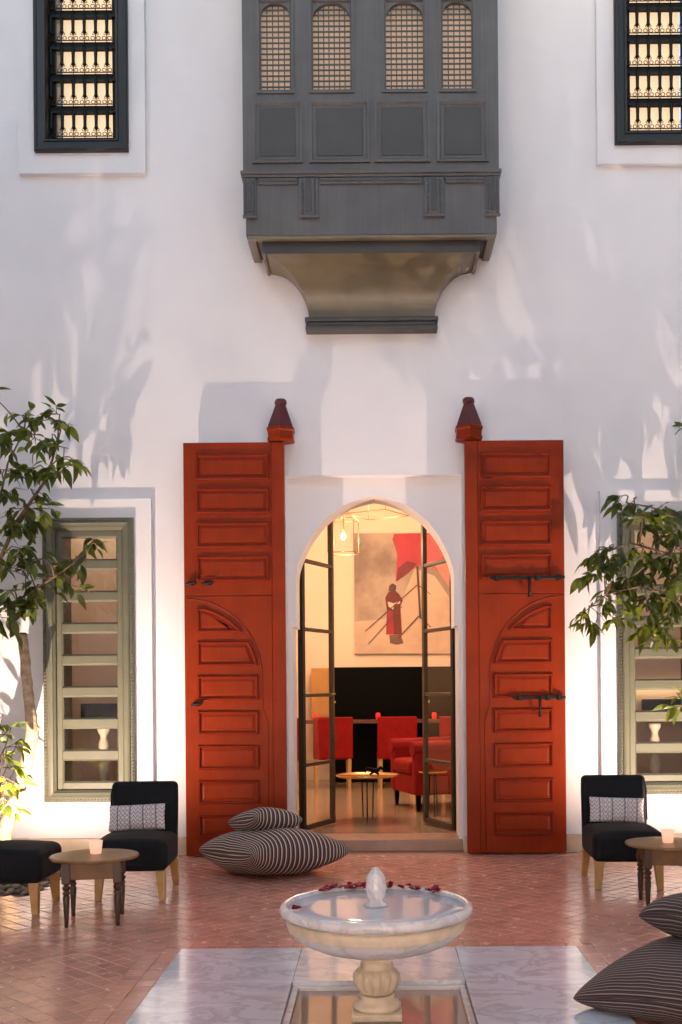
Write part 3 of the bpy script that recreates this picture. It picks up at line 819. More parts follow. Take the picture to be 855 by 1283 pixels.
    # ironwork
    if side > 0:
        for yy, x0, hx in ((727, 614, 662), (877, 641, 674)):
            x0w = (x0 - CX) * k + .01; z = Z(yy) + .01; hw = (hx - CX) * k + .01
            ib = MB(); ib.box(x0w, xf - .005, YD0 - .045, YD0 - .02, z - .014, z + .014)
            for xx in (x0w + .06, hw + .08, xf - .06): ib.box(xx - .02, xx + .02, YD0 - .058, YD0 + .004, z - .024, z + .024)
            o = ib.build('slide_bolt', M['iron'], t, bevel=.004)
            hb = MB(); hb.tube([(hw, YD0 - .05, z), (hw, YD0 - .07, z - .02), (hw, YD0 - .068, z - .10), (hw + .004, YD0 - .055, z - .17)], [.013, .013, .011, .016], 8)
            hb.build('bolt_handle', M['iron'], o)
    else:
        for px, py in ((240, 728), (261, 728), (246, 879)):
            xx = (px - CX) * k + .005; z = Z(py) - .01
            ib = MB(); ib.box(xx - .03, xx + .03, YD0 - .03, YD0 + .004, z - .018, z + .018)
            ib.tube([(xx - .045, YD0 - .04, z - .008), (xx + .055, YD0 - .05, z + .006)], .012, 8)
            ib.build('latch_keeper', M['iron'], t, bevel=.004)
    return t
red_door(-1, 'red panelled door leaf left of the arch, behind the striped cushions')
red_door(1, 'red panelled door leaf right of the arch, with two long iron bolts')
for s, x, lab in ((-1, -.842, 'dark red turreted pivot socket above the left red door'), (1, .848, 'dark red turreted pivot socket above the right red door')):
    t = thing('pivot_socket', lab, 'door socket', (x, YW, 3.72), group='turreted wooden pivot sockets', world=True)
    yc = YW - .135
    MB().lathe([(.118, 3.715), (.134, 3.722), (.134, 3.745), (.126, 3.75), (.128, 3.80), (.138, 3.812), (.138, 3.835), (.128, 3.84)], (x, yc), 6, smooth=False, rot=R(30)).build('collar', M['red'], t)
    MB().lathe([(.127, 3.8405), (.124, 3.86), (.048, 4.055)], (x, yc), 6, smooth=False, rot=R(30)).build('cone', M['redcap'], t)
    MB().lathe([(.050, 4.0555), (.054, 4.06), (.054, 4.085), (.044, 4.10)], (x, yc), 12, smooth=False).build('cap', M['redcap'], t)

# ================================================================== GLAZED ARCH DOORS
def glazed(hx, hy, ex, ey, label):
    t = thing('glazed_door', label, 'door', (hx, hy, .1), group='slim black framed glass doors of the arch', world=True)
    d = Vector((ex - hx, ey - hy, 0)); L_ = d.length; ang = math.atan2(d.y, d.x)
    T = Matrix.Translation((hx, hy, 0)) @ Matrix.Rotation(ang, 4, 'Z')
    def bar(s0, s1, z0, z1, nm, m, th=.045, par=None, bev=.004):
        return MB().boxm(T @ Matrix.Translation(((s0 + s1) / 2, 0, (z0 + z1) / 2)), s1 - s0, th, z1 - z0).build(nm, m, par or t, bevel=bev)
    zt = 3.42
    bar(0, .058, .115, zt, 'stile', M['iron'], .055); bar(L_ - .05, L_, .115, zt, 'stile', M['steel'])
    zr = [.115, .735, 1.415, 2.06, 2.73, zt - .05]
    for i, z in enumerate(zr):
        bar(.058, L_ - .05, z, z + (.055 if i == 0 else .036), 'rail', M['steel'], .04)
        if i < len(zr) - 1:
            MB().add([T @ Vector(q) for q in ((.056, 0, z + .03), (L_ - .048, 0, z + .03), (L_ - .048, 0, zr[i + 1] + .005), (.056, 0, zr[i + 1] + .005))], [(0, 1, 2, 3)]).build('pane', M['glassr'], t)
    hb = MB(); p = T @ Vector((L_ - .03, -.04, 1.44)); q = T @ Vector((L_ - .15, -.055, 1.44))
    hb.tube([p, q], .009, 8); hb.tube([T @ Vector((L_ - .03, -.0, 1.44)), p], .008, 8); hb.tube([T @ Vector((L_ - .03, -.03, 1.37)), T @ Vector((L_ - .03, -.03, 1.34))], .014, 8)
    hb.build('handle', M['brass'], t)
glazed(-.735, 10.26, -.45, 10.93, 'slim black framed glass door opened inwards on the left of the arch')
glazed(.765, 10.26, .49, 10.93, 'slim black framed glass door opened inwards on the right of the arch')

# ================================================================== FOUNTAIN
fo = thing('fountain', 'round marble fountain on a fluted cream pedestal in the sunken basin', 'fountain', (FX - .01, FY, -.029), world=True)
c = (FX - .01, FY)
def flute(a, z): return 1 + .30 * (abs(math.cos(a * 6)) ** .5 - .75) * (1 if .075 < z < .185 else 0) * min(1, (z - .075) / .03 if z < .13 else (.185 - z) / .02)
bp_ = MB(); bp_.box(c[0] - .115, c[0] + .115, c[1] - .115, c[1] + .115, -.0295, .005)
bp_.build('plinth', M['stone'], fo, bevel=.006)
MB().lathe([(.108, .0052), (.112, .018), (.106, .034), (.085, .042), (.079, .056), (.084, .066), (.078, .074)], c, 40).build('pedestal_base', M['stone'], fo)
MB().lathe([(.070, .0742), (.080, .085), (.096, .115), (.104, .145), (.103, .168), (.094, .184), (.080, .192), (.074, .20), (.076, .212), (.072, .22), (.074, .245), (.082, .252), (.10, .258)], c, 96, mod=flute).build('fluted_urn', M['stone'], fo)
bowl = [(.05, .2582), (.11, .262), (.20, .276), (.29, .302), (.355, .332), (.392, .362), (.405, .385), (.408, .392), (.408, .398), (.413, .402), (.413, .430), (.406, .436), (.404, .442), (.409, .4445)]
MB().lathe(bowl, c, 96).build('bowl', M['stonew'] if 'stonew' in M else M['marblew'], fo)
MB().lathe([(.409, .446), (.432, .447), (.446, .455), (.451, .470), (.447, .487), (.436, .4965), (.424, .4975), (.416, .492), (.412, .480)], c, 96, cap0=False, cap1=False).build('rim', M['marblew'], fo)
band = MB().lathe([(.4035, .3785), (.4115, .3835), (.4125, .392), (.4175, .404), (.4185, .428), (.4125, .4365), (.4085, .4375)], c, 96, cap0=False, cap1=False).build('carved_band', M['stone'], fo)
MB().lathe([(.3, .470), (.4125, .4701), (.4125, .4802), (.3, .4803), (.1, .4804), (.03, .4805)], c, 64, cap0=False).build('water', M['water'], fo)
def cone(a, z):
    t = (z - .515) / .14
    return 1 + (.06 * math.cos(a * 7 + 9 * t) * math.cos(a * 7 - 9 * t) if 0 < t < 1 else 0)
fp = [(.055, .481), (.057, .489), (.050, .494), (.036, .499), (.030, .507), (.034, .513)]
for i in range(1, 22):
    t = i / 22; fp.append((.0465 * math.sqrt(max(.04, 1 - ((t - .42) / .60) ** 2)), .511 + .145 * t))
fp.append((.014, .658)); fp.append((.009, .661))
MB().lathe(fp, c, 56, mod=cone).build('pinecone_finial', M['marblew'], fo)
# petals along the back of the rim
def petal_mesh(k):
    mb = MB(); r = .017; n = 8
    vs = [(0, 0, .001)]
    for i in range(n):
        a = 2 * PI * i / n; q = r * (1 + .25 * math.cos(2 * a + k) + .1 * math.sin(3 * a))
        vs.append((q * math.cos(a), q * .8 * math.sin(a), .004 + .007 * abs(math.sin(a + k)) + .003 * math.cos(3 * a)))
    mb.add(vs, [(0, i + 1, (i + 1) % n + 1) for i in range(n)], True)
    me = mb.mesh('petal'); me.materials.append(M['petal']); return me
pm = [petal_mesh(k * 1.1) for k in range(3)]
for k in range(66):
    a = R(rnd.uniform(40, 132)) if k else R(193)
    if 85 < math.degrees(a) < 97 and rnd.random() < .5: a += R(9)
    rr = .404 + rnd.uniform(-.026, .016); zz = .490 + rnd.uniform(0, .018)
    if k == 0: rr, zz = .375, .483
    o = bpy.data.objects.new('rose_petal', pm[k % 3]); C.objects.link(o)
    o.location = (c[0] + rr * math.cos(a), c[1] + rr * math.sin(a), zz)
    o.rotation_euler = (rnd.uniform(-.5, .5), rnd.uniform(-.5, .5), rnd.uniform(0, 6)); s = rnd.uniform(.8, 1.3); o.scale = (s, s, s)
    if k == 0: tag(o, 'single dark red petal lying apart at the left of the fountain bowl', 'petal', 'rose petals in the fountain'); o.scale = (1.5, 1.5, 2)
    else: tag(o, 'dark red rose petal floating along the back rim of the fountain bowl', 'petal', 'rose petals in the fountain')

# ================================================================== CUSHIONS
def cushion_mesh(name, wx, wy, h, m, n=26, seed=0, flat=0.0, pinch=.10):
    r = random.Random(seed); ph = [r.uniform(0, 6) for _ in range(8)]
    mb = MB(); idx = {}; vs = []; fs = []
    for side in (1, -1):
        for i in range(n + 1):
            for j in range(n + 1):
                u, v = math.sin(PI / 2 * (2 * i / n - 1)), math.sin(PI / 2 * (2 * j / n - 1))
                e = i in (0, n) or j in (0, n)
                if side == -1 and e: idx[side, i, j] = idx[1, i, j]; continue
                x = wx / 2 * u * (1 - pinch * (1 - v * v) * abs(u) ** 1.5); y = wy / 2 * v * (1 - pinch * (1 - u * u) * abs(v) ** 1.5); c_ = 1 - .025 * (u * u * v * v) ** 2.5; x *= c_; y *= c_
                t = ((1 - u * u) * (1 - v * v)) ** .37
                wr = 1 + .06 * math.sin(4 * u + ph[0]) * math.sin(3.5 * v + ph[1]) + .05 * math.sin(9 * u + 6 * v + ph[2]) * (1 - t) - .07 * math.exp(-((u - .15) ** 2 + (v + .1) ** 2) * 5) + .03 * math.sin(15 * v - 5 * u + ph[5]) * abs(u) ** 2 * (1 - abs(v))
                z = side * h / 2 * t * wr
                if side == -1: z = max(z, -h / 2 * (1 - flat))
                z += .014 * math.sin(3 * u + ph[3]) * math.cos(2.4 * v + ph[4]) * (abs(u) ** 3 + abs(v) ** 3)
                idx[side, i, j] = len(vs); vs.append((x, y, z))
        for i in range(n):
            for j in range(n):
                q = (idx[side, i, j], idx[side, i + 1, j], idx[side, i + 1, j + 1], idx[side, i, j + 1])
                fs.append(q if side == 1 else q[::-1])
    mb.add(vs, fs, True); me = mb.mesh(name); me.materials.append(m)
    uv = me.uv_layers.new(name='UVMap'); inv = {}
    for (sd_, i, j), q in idx.items(): inv.setdefault(q, (i, j))
    for lp in me.loops:
        i, j = inv[lp.vertex_index]; uv.data[lp.index].uv = (i / n * wx * 1.15, j / n * wy * 1.15)
    return me
def cushion(name, me, loc, rot, label, cat, group=None):
    o = bpy.data.objects.new(name, me); C.objects.link(o); o.location = loc; o.rotation_euler = rot
    return tag(o, label, cat, group)
cbig = cushion_mesh('floor_cushion', .93, .90, .40, M['stripe'], seed=3, flat=.12, n=34, pinch=.07)
csml = cushion_mesh('striped_cushion', .46, .44, .22, M['stripe'], seed=5, n=26)
cushion('floor_cushion', cbig, (-.845, 8.62, .18), (R(-5), R(3), R(36)), 'large striped floor cushion lying before the left red door', 'cushion', 'striped cushions')
cushion('striped_cushion', csml, (-.915, 8.62, .425), (R(-13), R(6), R(38)), 'small striped cushion on top of the large one by the left red door', 'cushion', 'striped cushions')
cb2 = cushion_mesh('floor_cushion', .92, .92, .34, M['stripe2'], seed=8, flat=.12, n=34, pinch=.07)
cs2 = cushion_mesh('striped_cushion', .54, .50, .26, M['stripe2'], seed=9, n=26)
cushion('floor_cushion', cb2, (1.52, 4.84, .165), (R(-6), R(-5), R(38)), 'large dark finely striped floor cushion in the lower right corner', 'cushion', 'striped cushions')
cushion('striped_cushion', cs2, (1.60, 5.02, .40), (R(-4), R(5), R(24)), 'small dark finely striped cushion on top of the one in the lower right corner', 'cushion', 'striped cushions')

# ================================================================== CHAIRS AND TABLES
def rbox(mb, x0, x1, y0, y1, z0, z1, crown=0, n=8):
    """box with gridded, slightly crowned top"""
    vs = []; fs = []
    for i in range(n + 1):
        for j in range(n + 1):
            u, v = 2 * i / n - 1, 2 * j / n - 1
            vs.append((x0 + (x1 - x0) * i / n, y0 + (y1 - y0) * j / n, z1 + crown * (1 - u * u) * (1 - v * v)))
    for i in range(n):
        for j in range(n):
            a = i * (n + 1) + j; fs.append((a, a + n + 1, a + n + 2, a + 1))
    b = len(vs)
    for (x, y) in ((x0, y0), (x1, y0), (x1, y1), (x0, y1)): vs.append((x, y, z0))
    fs.append((b + 3, b + 2, b + 1, b))
    e0 = [i * (n + 1) for i in range(n + 1)]; e1 = [n * (n + 1) + j for j in range(n + 1)]; e2 = [i * (n + 1) + n for i in range(n, -1, -1)]; e3 = [j for j in range(n, -1, -1)]
    for e, (p, q) in ((e0, (b, b + 1)), (e1, (b + 1, b + 2)), (e2, (b + 2, b + 3)), (e3, (b + 3, b))):
        fs.append(tuple(reversed(e)) + (p, q))
    return mb.add(vs, fs)
def lounge_chair(loc, rz, label):
    """front towards -Y"""
    t = thing('slipper_chair', label, 'chair', loc, rz, 'black slipper chairs with pale wooden legs')
    w2 = .255
    s = MB(); rbox(s, -w2 - .012, w2 + .012, -.33, .245, .205, .425, .036)
    s.build('seat', M['velvet'], t, bevel=.055, seg=5)
    b = MB(); rings = []
    for z, y0, y1, ww in ((.205, .225, .335, .250), (.45, .232, .345, .252), (.66, .262, .368, .253), (.795, .285, .382, .250)):
        rings.append([(-ww, y0, z), (ww, y0, z), (ww, y1, z), (-ww, y1, z)])
    b.loft(rings); b.build('backrest', M['velvet'], t, bevel=.038, seg=5)
    pip = MB(); 
    pip.tube([(-.25, .252, .45), (-.252, .284, .70), (-.235, .296, .778), (0, .298, .784), (.235, .296, .778), (.252, .284, .70), (.25, .252, .45)], .005, 6)
    pip.build('piping', M['velvet'], t)
    for sx in (-1, 1):
        for y, dy in ((-.275, -.012), (.295, .05)):
            l = MB(); x = sx * .215; a, q = .033, .021
            l.loft([[(x + sx * .012 - q, y + dy - q, 0), (x + sx * .012 + q, y + dy - q, 0), (x + sx * .012 + q, y + dy + q, 0), (x + sx * .012 - q, y + dy + q, 0)],
                    [(x - a, y - a, .212), (x + a, y - a, .212), (x + a, y + a, .212), (x - a, y + a, .212)]])
            l.build('leg', M['oak'], t, bevel=.004)
    return t
lounge_chair((-1.775, 7.84, 0), R(2), 'black slipper chair with a printed pillow, behind the left table')
lounge_chair((1.855, 8.08, 0), R(-2), 'black slipper chair with a printed pillow, right of the red doors')
lounge_chair((-2.58, 7.33, 0), R(90), 'black slipper chair cut by the left edge, only its seat and one leg showing')
pil = cushion_mesh('printed_pillow', .43, .20, .12, M['print'], seed=2, n=20, pinch=.05)
# printed pillow mesh stands upright: swap axes
for v in pil.vertices: v.co = (v.co.x, -v.co.z, v.co.y)
cushion('printed_pillow', pil, (-1.81, 7.985, .538), (R(-11), R(-2), R(2)), 'narrow black and white printed pillow on the left slipper chair', 'pillow', 'narrow printed pillows')
cushion('printed_pillow', pil, (1.855, 8.225, .538), (R(-11), R(2), R(-2)), 'narrow black and white printed pillow on the right slipper chair', 'pillow', 'narrow printed pillows')

def side_table(loc, rz, label):
    t = thing('side_table', label, 'table', loc, rz, 'round wooden side tables with turned legs')
    tp = MB(); tp.lathe([(.262, .408), (.279, .411), (.285, .419), (.282, .428), (.262, .4305), (.05, .431)], (0, 0), 56); tp.build('table_top', M['wtop'], t)
    ap_ = MB()
    for (x0, x1, y0, y1) in ((-.15, .15, -.185, -.165), (-.15, .15, .165, .185), (-.17, -.15, -.165, .165), (.15, .17, -.165, .165)):
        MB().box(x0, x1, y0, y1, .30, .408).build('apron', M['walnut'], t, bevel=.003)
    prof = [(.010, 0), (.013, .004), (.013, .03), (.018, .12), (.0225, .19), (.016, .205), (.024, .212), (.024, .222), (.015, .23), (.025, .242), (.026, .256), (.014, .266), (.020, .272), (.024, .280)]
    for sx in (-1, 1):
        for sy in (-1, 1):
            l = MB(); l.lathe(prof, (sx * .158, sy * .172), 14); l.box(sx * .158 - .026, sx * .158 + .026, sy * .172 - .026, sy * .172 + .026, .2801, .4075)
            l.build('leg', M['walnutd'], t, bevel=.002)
    return t
side_table((-1.842, 6.90, 0), R(9), 'round wooden side table with turned legs between the two left chairs')
side_table((1.98, 7.25, 0), R(-6), 'round wooden side table with turned legs cut by the right edge')
M['candleglass'] = mat('frosted candle glass', (0.85, 0.62, 0.5), 0.35, var=0.05)
_b = M['candleglass'].node_tree.nodes['Principled BSDF']; _b.inputs['Emission Color'].default_value = (1, .50, .33, 1); _b.inputs['Emission Strength'].default_value = .075
_b.inputs['Transmission Weight'].default_value = .35
M['flame'] = emit('flame', (1, .62, .25), 4.0)
M['wax'] = mat('wax', (.85, .75, .6), .5)
for loc, lab in (((-1.842, 6.93, .4315), 'lit frosted glass candle holder on the left side table'), ((1.975, 7.22, .4315), 'lit frosted glass candle holder on the right side table')):
    t = thing('candle_glass', lab, 'candle', loc, group='lit candles on the side tables')
    t.scale = (.88, .88, .88)
    MB().lathe([(.034, 0), (.040, .004), (.051, .098), (.048, .098), (.037, .018), (.01, .016)], (0, 0), 32, cap1=False).build('tumbler', M['candleglass'], t)
    MB().lathe([(.034, .0185), (.0365, .040), (.004, .041)], (0, 0), 24).build('wax', M['wax'], t)
    MB().lathe([(.001, .042), (.005, .05), (.0055, .056), (.001, .072)], (0, 0), 10).build('flame', M['flame'], t)

# ================================================================== SALON
t = thing('chimney_block', 'black lacquered low wall at the back of the salon, below the painting', 'partition', (.4, 15.9, .1), world=True)
MB().box(-.66, 1.9, 15.75, 16.15, .1, 1.81).build('front', M['lacquer'], t, bevel=.006)
MB().box(-.97, -.665, 15.80, 16.15, 1.02, 1.80).build('gilt_side', M['gold'], t, bevel=.006)
t = thing('console_table', 'long dark console table behind the red dining chairs', 'table', (.2, 15.45, .1), world=True)
MB().box(-1.3, 1.85, 15.40, 15.72, .985, 1.035).build('table_top', M['brownwood'], t, bevel=.004)
for x in (-1.25, .3, 1.78): MB().box(x - .03, x + .03, 15.45, 15.67, .101, .9845).build('leg', M['lacquer'], t)
for x, col in ((-.9, 1), (.02, 0), (.84, 1)):
    t = thing('red_candle_glass', ('glowing red candle glass at the left end of the console' if x < -.5 else 'glowing red candle glass at the right of the console' if x > .5 else 'red candle glass behind the middle dining chair'), 'candle', (x, 15.5, 1.036), group='red candle glasses on the console')
    MB().lathe([(.02, 0), (.032, .015), (.036, .07), (.025, .10)], (0, 0), 16).build('tumbler', M['redglow'] if 'redglow' in M else M.setdefault('redglow', emit('red candle glass', (.8, .015, .008), .14)), t)
def dining_chair(x, y, rz, label):
    t = thing('dining_chair', label, 'chair', (x, y, .10), rz, 'red dining chairs in the salon')
    b = MB(); rings = []
    for z, y0 in ((.42, -.21), (.7, -.225), (1.0, -.26)):
        rings.append([(-.275, y0 - .045, z), (.275, y0 - .045, z), (.275, y0 + .03, z), (-.275, y0 + .03, z)])
    b.loft(rings); b.build('backrest', M['fabricred'], t, bevel=.015, seg=3)
    s = MB(); rbox(s, -.26, .26, -.18, .27, .40, .49, .012); s.build('seat', M['fabricred'], t, bevel=.02, seg=3)
    for sx in (-1, 1):
        for yy in (-.21, .23): MB().loft([[(sx * .23 - .018, yy - .018, 0), (sx * .23 + .018, yy - .018, 0), (sx * .23 + .018, yy + .018, 0), (sx * .23 - .018, yy + .018, 0)],
                                          [(sx * .23 - .026, yy - .026, .42), (sx * .23 + .026, yy - .026, .42), (sx * .23 + .026, yy + .026, .42), (sx * .23 - .026, yy + .026, .42)]]).build('leg', M['oak'], t, bevel=.003)
dining_chair(-.63, 14.95, R(5), 'red dining chair seen through the left glass door')
dining_chair(.27, 14.95, R(3), 'red dining chair in the middle of the archway')
dining_chair(1.16, 14.95, R(-4), 'red dining chair behind the red armchair')
dining_chair(-1.35, 14.3, R(75), 'red dining chair at the left end of the console, mostly hidden')
# armchair facing -X
t = thing('armchair', 'red upholstered armchair with dark feet behind the right glass door', 'armchair', (.70, 12.45, .10), R(-72)); t.scale = (1.12, 1.12, 1.14)
# local: front towards -Y
s = MB(); rbox(s, -.27, .27, -.40, .25, .36, .50, .02); s.build('seat_cushion', M['fabricred'], t, bevel=.04, seg=4)
MB().box(-.37, .37, -.37, .36, .16, .355).build('base', M['fabricred'], t, bevel=.015)
for sx in (-1, 1):
    x0, x1 = sorted((sx * .275, sx * .395))
    a = MB(); a.box(x0, x1, -.385, .30, .161, .60); a.build('arm', M['fabricred'], t, bevel=.03, seg=3)
    MB().tube([(sx * .335, -.40, .62), (sx * .335, .30, .63)], .075, 16).build('arm_roll', M['fabricred'], t)
b = MB(); rings = []
for z, y0, ww in ((.2, .255, .37), (.6, .28, .37), (.86, .34, .36), (.93, .36, .33)):
    rings.append([(-ww, y0, z), (ww, y0, z), (ww, y0 + .13, z), (-ww, y0 + .13, z)])
b.loft(rings); bk = b.build('backrest', M['fabricred'], t, bevel=.04, seg=4)
tb = MB()
for i in range(3):
    for j in range(3):
        m_ = Matrix.Translation((-.2 + .2 * i + (.1 if j % 2 else 0) * .5, .262 + .045 * j, .56 + .12 * j))
        tb.add([m_ @ Vector((.018 * math.cos(a), -.008, .018 * math.sin(a))) for a in [k_ * PI / 4 for k_ in range(8)]] + [m_ @ Vector((0, -.02, 0))], [(i_, (i_ + 1) % 8, 8) for i_ in range(8)], True)
tb.build('tufting_button', M['fabricred'], bk)
for sx in (-1, 1):
    for yy in (-.33, .32): MB().loft([[(sx * .33 - .014, yy - .014, 0), (sx * .33 + .014, yy - .014, 0), (sx * .33 + .014, yy + .014, 0), (sx * .33 - .014, yy + .014, 0)],
                                      [(sx * .33 - .024, yy - .024, .162), (sx * .33 + .024, yy - .024, .162), (sx * .33 + .024, yy + .024, .162), (sx * .33 - .024, yy + .024, .162)]]).build('foot', M['lacquer'], t)
# tray table
def tray(x, y, label, r=.335):
    t = thing('tray_table', label, 'table', (x, y, .10), group='round brass tray tables')
    MB().lathe([(.02, .452), (r - .02, .452), (r, .46), (r + .004, .474), (r - .004, .474), (r - .014, .462), (.02, .460)], (0, 0), 48).build('tray', M['brass'], t)
    for k in range(3):
        a = R(-92 + 120 * k)
        MB().tube([(.25 * r * 2.2 * .4 * math.cos(a), .22 * math.sin(a), .452), (.06 * math.cos(a), .24 * math.sin(a), 0)], .007, 8).build('leg', M['lacquer'], t)
    return t
tray(-.105, 11.35, 'round brass tray table on thin black legs in the middle of the archway')
tray(.62, 11.75, 'round brass tray table seen through the right glass door', .16)
tw = MB(); tw.tube([(-.10, 0, .03), (-.07, .01, .075), (-.02, 0, .055), (.03, .01, .05), (.07, 0, .085), (.11, 0, .05)], [.012, .02, .026, .026, .02, .010], 10)
tw.tube([(-.05, 0, .012), (.0, 0, .04), (.05, 0, .012)], .012, 8)
o = tw.build('ornament', M['lacquer']); o.location = (-.03, 11.38, .561); tag(o, 'small black twisted ornament on the brass tray table', 'ornament')

# painting on the salon back wall
YP = SALB - .05
def pp(x, y): q = at(x, y, YP); return (q[0], q[2])
pa = thing('painting', 'large painting of a robed figure and tripod under a red cloth on the salon wall', 'painting', (.5, SALB, 2.0), world=True)
(xa, zb1), (xb, zt1) = pp(445, 820), pp(592, 667)
def pmat(nm, c1, c2, sc): 
    m = mat(nm, c1, .6, var=0.0); n = m.node_tree; L = n.links.new
    geo = [x for x in n.nodes if x.type == 'NEW_GEOMETRY'][0]; nz = [x for x in n.nodes if x.type == 'TEX_NOISE'][0]; nz.inputs['Scale'].default_value = sc
    cr = n.nodes.new('ShaderNodeValToRGB'); cr.color_ramp.elements[0].position = .38; cr.color_ramp.elements[1].position = .62
    cr.color_ramp.elements[0].color = (*c1, 1); cr.color_ramp.elements[1].color = (*c2, 1)
    L(nz.outputs[0], cr.inputs[0]); L(cr.outputs[0], n.nodes['Principled BSDF'].inputs['Base Color']); return m
MB().box(xa, xb, YP, SALB - .002, zb1, zt1).build('canvas', pmat('painted clouds', (.22, .17, .14), (.42, .35, .28), 1.6), pa)
def flat(poly, lay, nm, m):
    q = [pp(*p) for p in poly]
    ar_ = sum(q[i - 1][0] * q[i][1] - q[i][0] * q[i - 1][1] for i in range(len(q)))
    if ar_ < 0: q = q[::-1]
    MB().prism(q, YP - .002 * lay - .002, YP - .002 * lay - .0003).build(nm, m, pa)
pc = lambda nm, c_: mat(nm, c_, .6, var=.12, scale=5)
flat([(445, 819), (445, 779), (480, 776), (497, 768), (520, 712), (545, 722), (592, 790), (592, 819)], 1, 'painted_sand', pc('painted sand', (.55, .42, .32)))
flat([(494, 669), (492, 676), (496, 688), (498, 695), (496, 729), (512, 718), (524, 708), (530, 711), (545, 712), (565, 730), (577, 760), (592, 782), (592, 668), (545, 668)], 2, 'painted_red_cloth', pc('painted red', (.42, .035, .055)))
flat([(497, 729), (499, 712), (510, 703), (523, 706), (512, 718)], 3, 'painted_shadow', pc('painted dark red', (.16, .02, .03)))
flat([(545, 708), (560, 700), (578, 720), (592, 750), (592, 782), (577, 762), (562, 735)], 3, 'painted_pink_cloth', pc('painted pink', (.55, .20, .16)))
flat([(484, 795), (485, 765), (483, 749), (487, 742), (494, 739), (500, 744), (505, 752), (502, 760), (504, 795)], 4, 'painted_robe', pc('painted robe', (.13, .018, .014)))
flat([(485, 795), (485, 766), (492, 765), (494, 795)], 5, 'painted_robe_fold', pc('painted robe red', (.30, .02, .02)))
flat([(487, 741), (488, 734), (492, 731), (497, 734), (496, 740)], 5, 'painted_head', pc('painted head', (.06, .035, .025)))
flat([(486, 754), (494, 756), (501, 753), (502, 756), (494, 758), (493, 764), (487, 760)], 6, 'painted_bag', pc('painted bag', (.62, .52, .42)))
flat([(488, 796), (502, 795), (506, 806), (498, 808), (489, 806)], 3, 'painted_feet', pc('painted feet', (.14, .08, .06)))
dk = pc('painted tripod', (.10, .045, .03))
def stroke(x0, y0, x1, y1, w_, lay, nm='painted_tripod_leg'):
    d = Vector((x1 - x0, y1 - y0)); nn = Vector((-d.y, d.x)).normalized() * w_ / 2
    flat([(x0 + nn.x, y0 + nn.y), (x1 + nn.x, y1 + nn.y), (x1 - nn.x, y1 - nn.y), (x0 - nn.x, y0 - nn.y)], lay, nm, dk)
for i, (x0, y0, x1, y1, w_) in enumerate(((523, 709, 527, 775, 2.6), (523, 733, 458, 791, 1.2), (504, 760, 462, 807, 1.0), (525, 772, 499, 800, 1.4), (525, 772, 540, 786, 1.4), (524, 733, 540, 745, 1.0))):
    stroke(x0, y0, x1, y1, w_, 7 + i)
t = MB().box(*sorted((at(563.5, 750, 15.9)[0], at(567.5, 750, 15.9)[0])), 15.88, 15.92, at(565, 780, 15.9)[2], at(565, 727, 15.9)[2]).build('red_hanging', M['fabricred'], bevel=.005)
tag(t, 'narrow red hanging at the right of the painting in the salon', 'hanging')

# wire lanterns with lit bulbs
M['bulb'] = emit('lit bulb', (1, .75, .42), 6.0)
M['paleframe'] = mat('gilt wire', (0.28, 0.15, 0.05), 0.35, metal=.6, var=.1)
def lantern(x, y, z0, z1, r, rot, label, sides=4):
    t = thing('wire_lantern', label, 'lantern', (x, y, z0), group='brass wire lanterns in the salon')
    h = z1 - z0; P_ = [(r * math.cos(rot + 2 * PI * k / sides), r * math.sin(rot + 2 * PI * k / sides)) for k in range(sides)]
    fb = MB()
    for k in range(sides):
        a, b = P_[k], P_[(k + 1) % sides]
        fb.tube([(*a, 0), (*b, 0)], .0048, 6); fb.tube([(*a, h), (*b, h)], .0048, 6); fb.tube([(*a, 0), (*a, h)], .0048, 6); fb.tube([(*a, h), (0, 0, h + .14)], .005, 6)
    fb.build('wire_frame', M['paleframe'], t)
    MB().tube([(0, 0, h + .14), (0, 0, SALH - z0)], .006, 6).build('cord', M['iron'], t)
    MB().tube([(0, 0, h + .14), (0, 0, h * .62)], .009, 6).build('lamp_holder', M['brass'], t)
    MB().lathe([(.008, h * .62), (.022, h * .54), (.026, h * .48), (.016, h * .42), (.002, h * .41)], (0, 0), 14).build('bulb', M['bulb'], t)
    l = bpy.data.lights.new('lantern_light', 'POINT'); l.energy = ROOM_W; l.color = (1, .64, .42); l.shadow_soft_size = .06
    lo = bpy.data.objects.new('lantern_light', l); C.objects.link(lo); lo.parent = t; lo.location = (0, 0, h * .30)
lantern(-.38, 12.6, 3.10, 3.50, .22, R(35), 'brass wire lantern with a lit bulb at the upper left of the arch')
lantern(.02, 13.6, 3.72, 4.1, .42, R(15), 'wide brass wire lantern at the top of the arch')

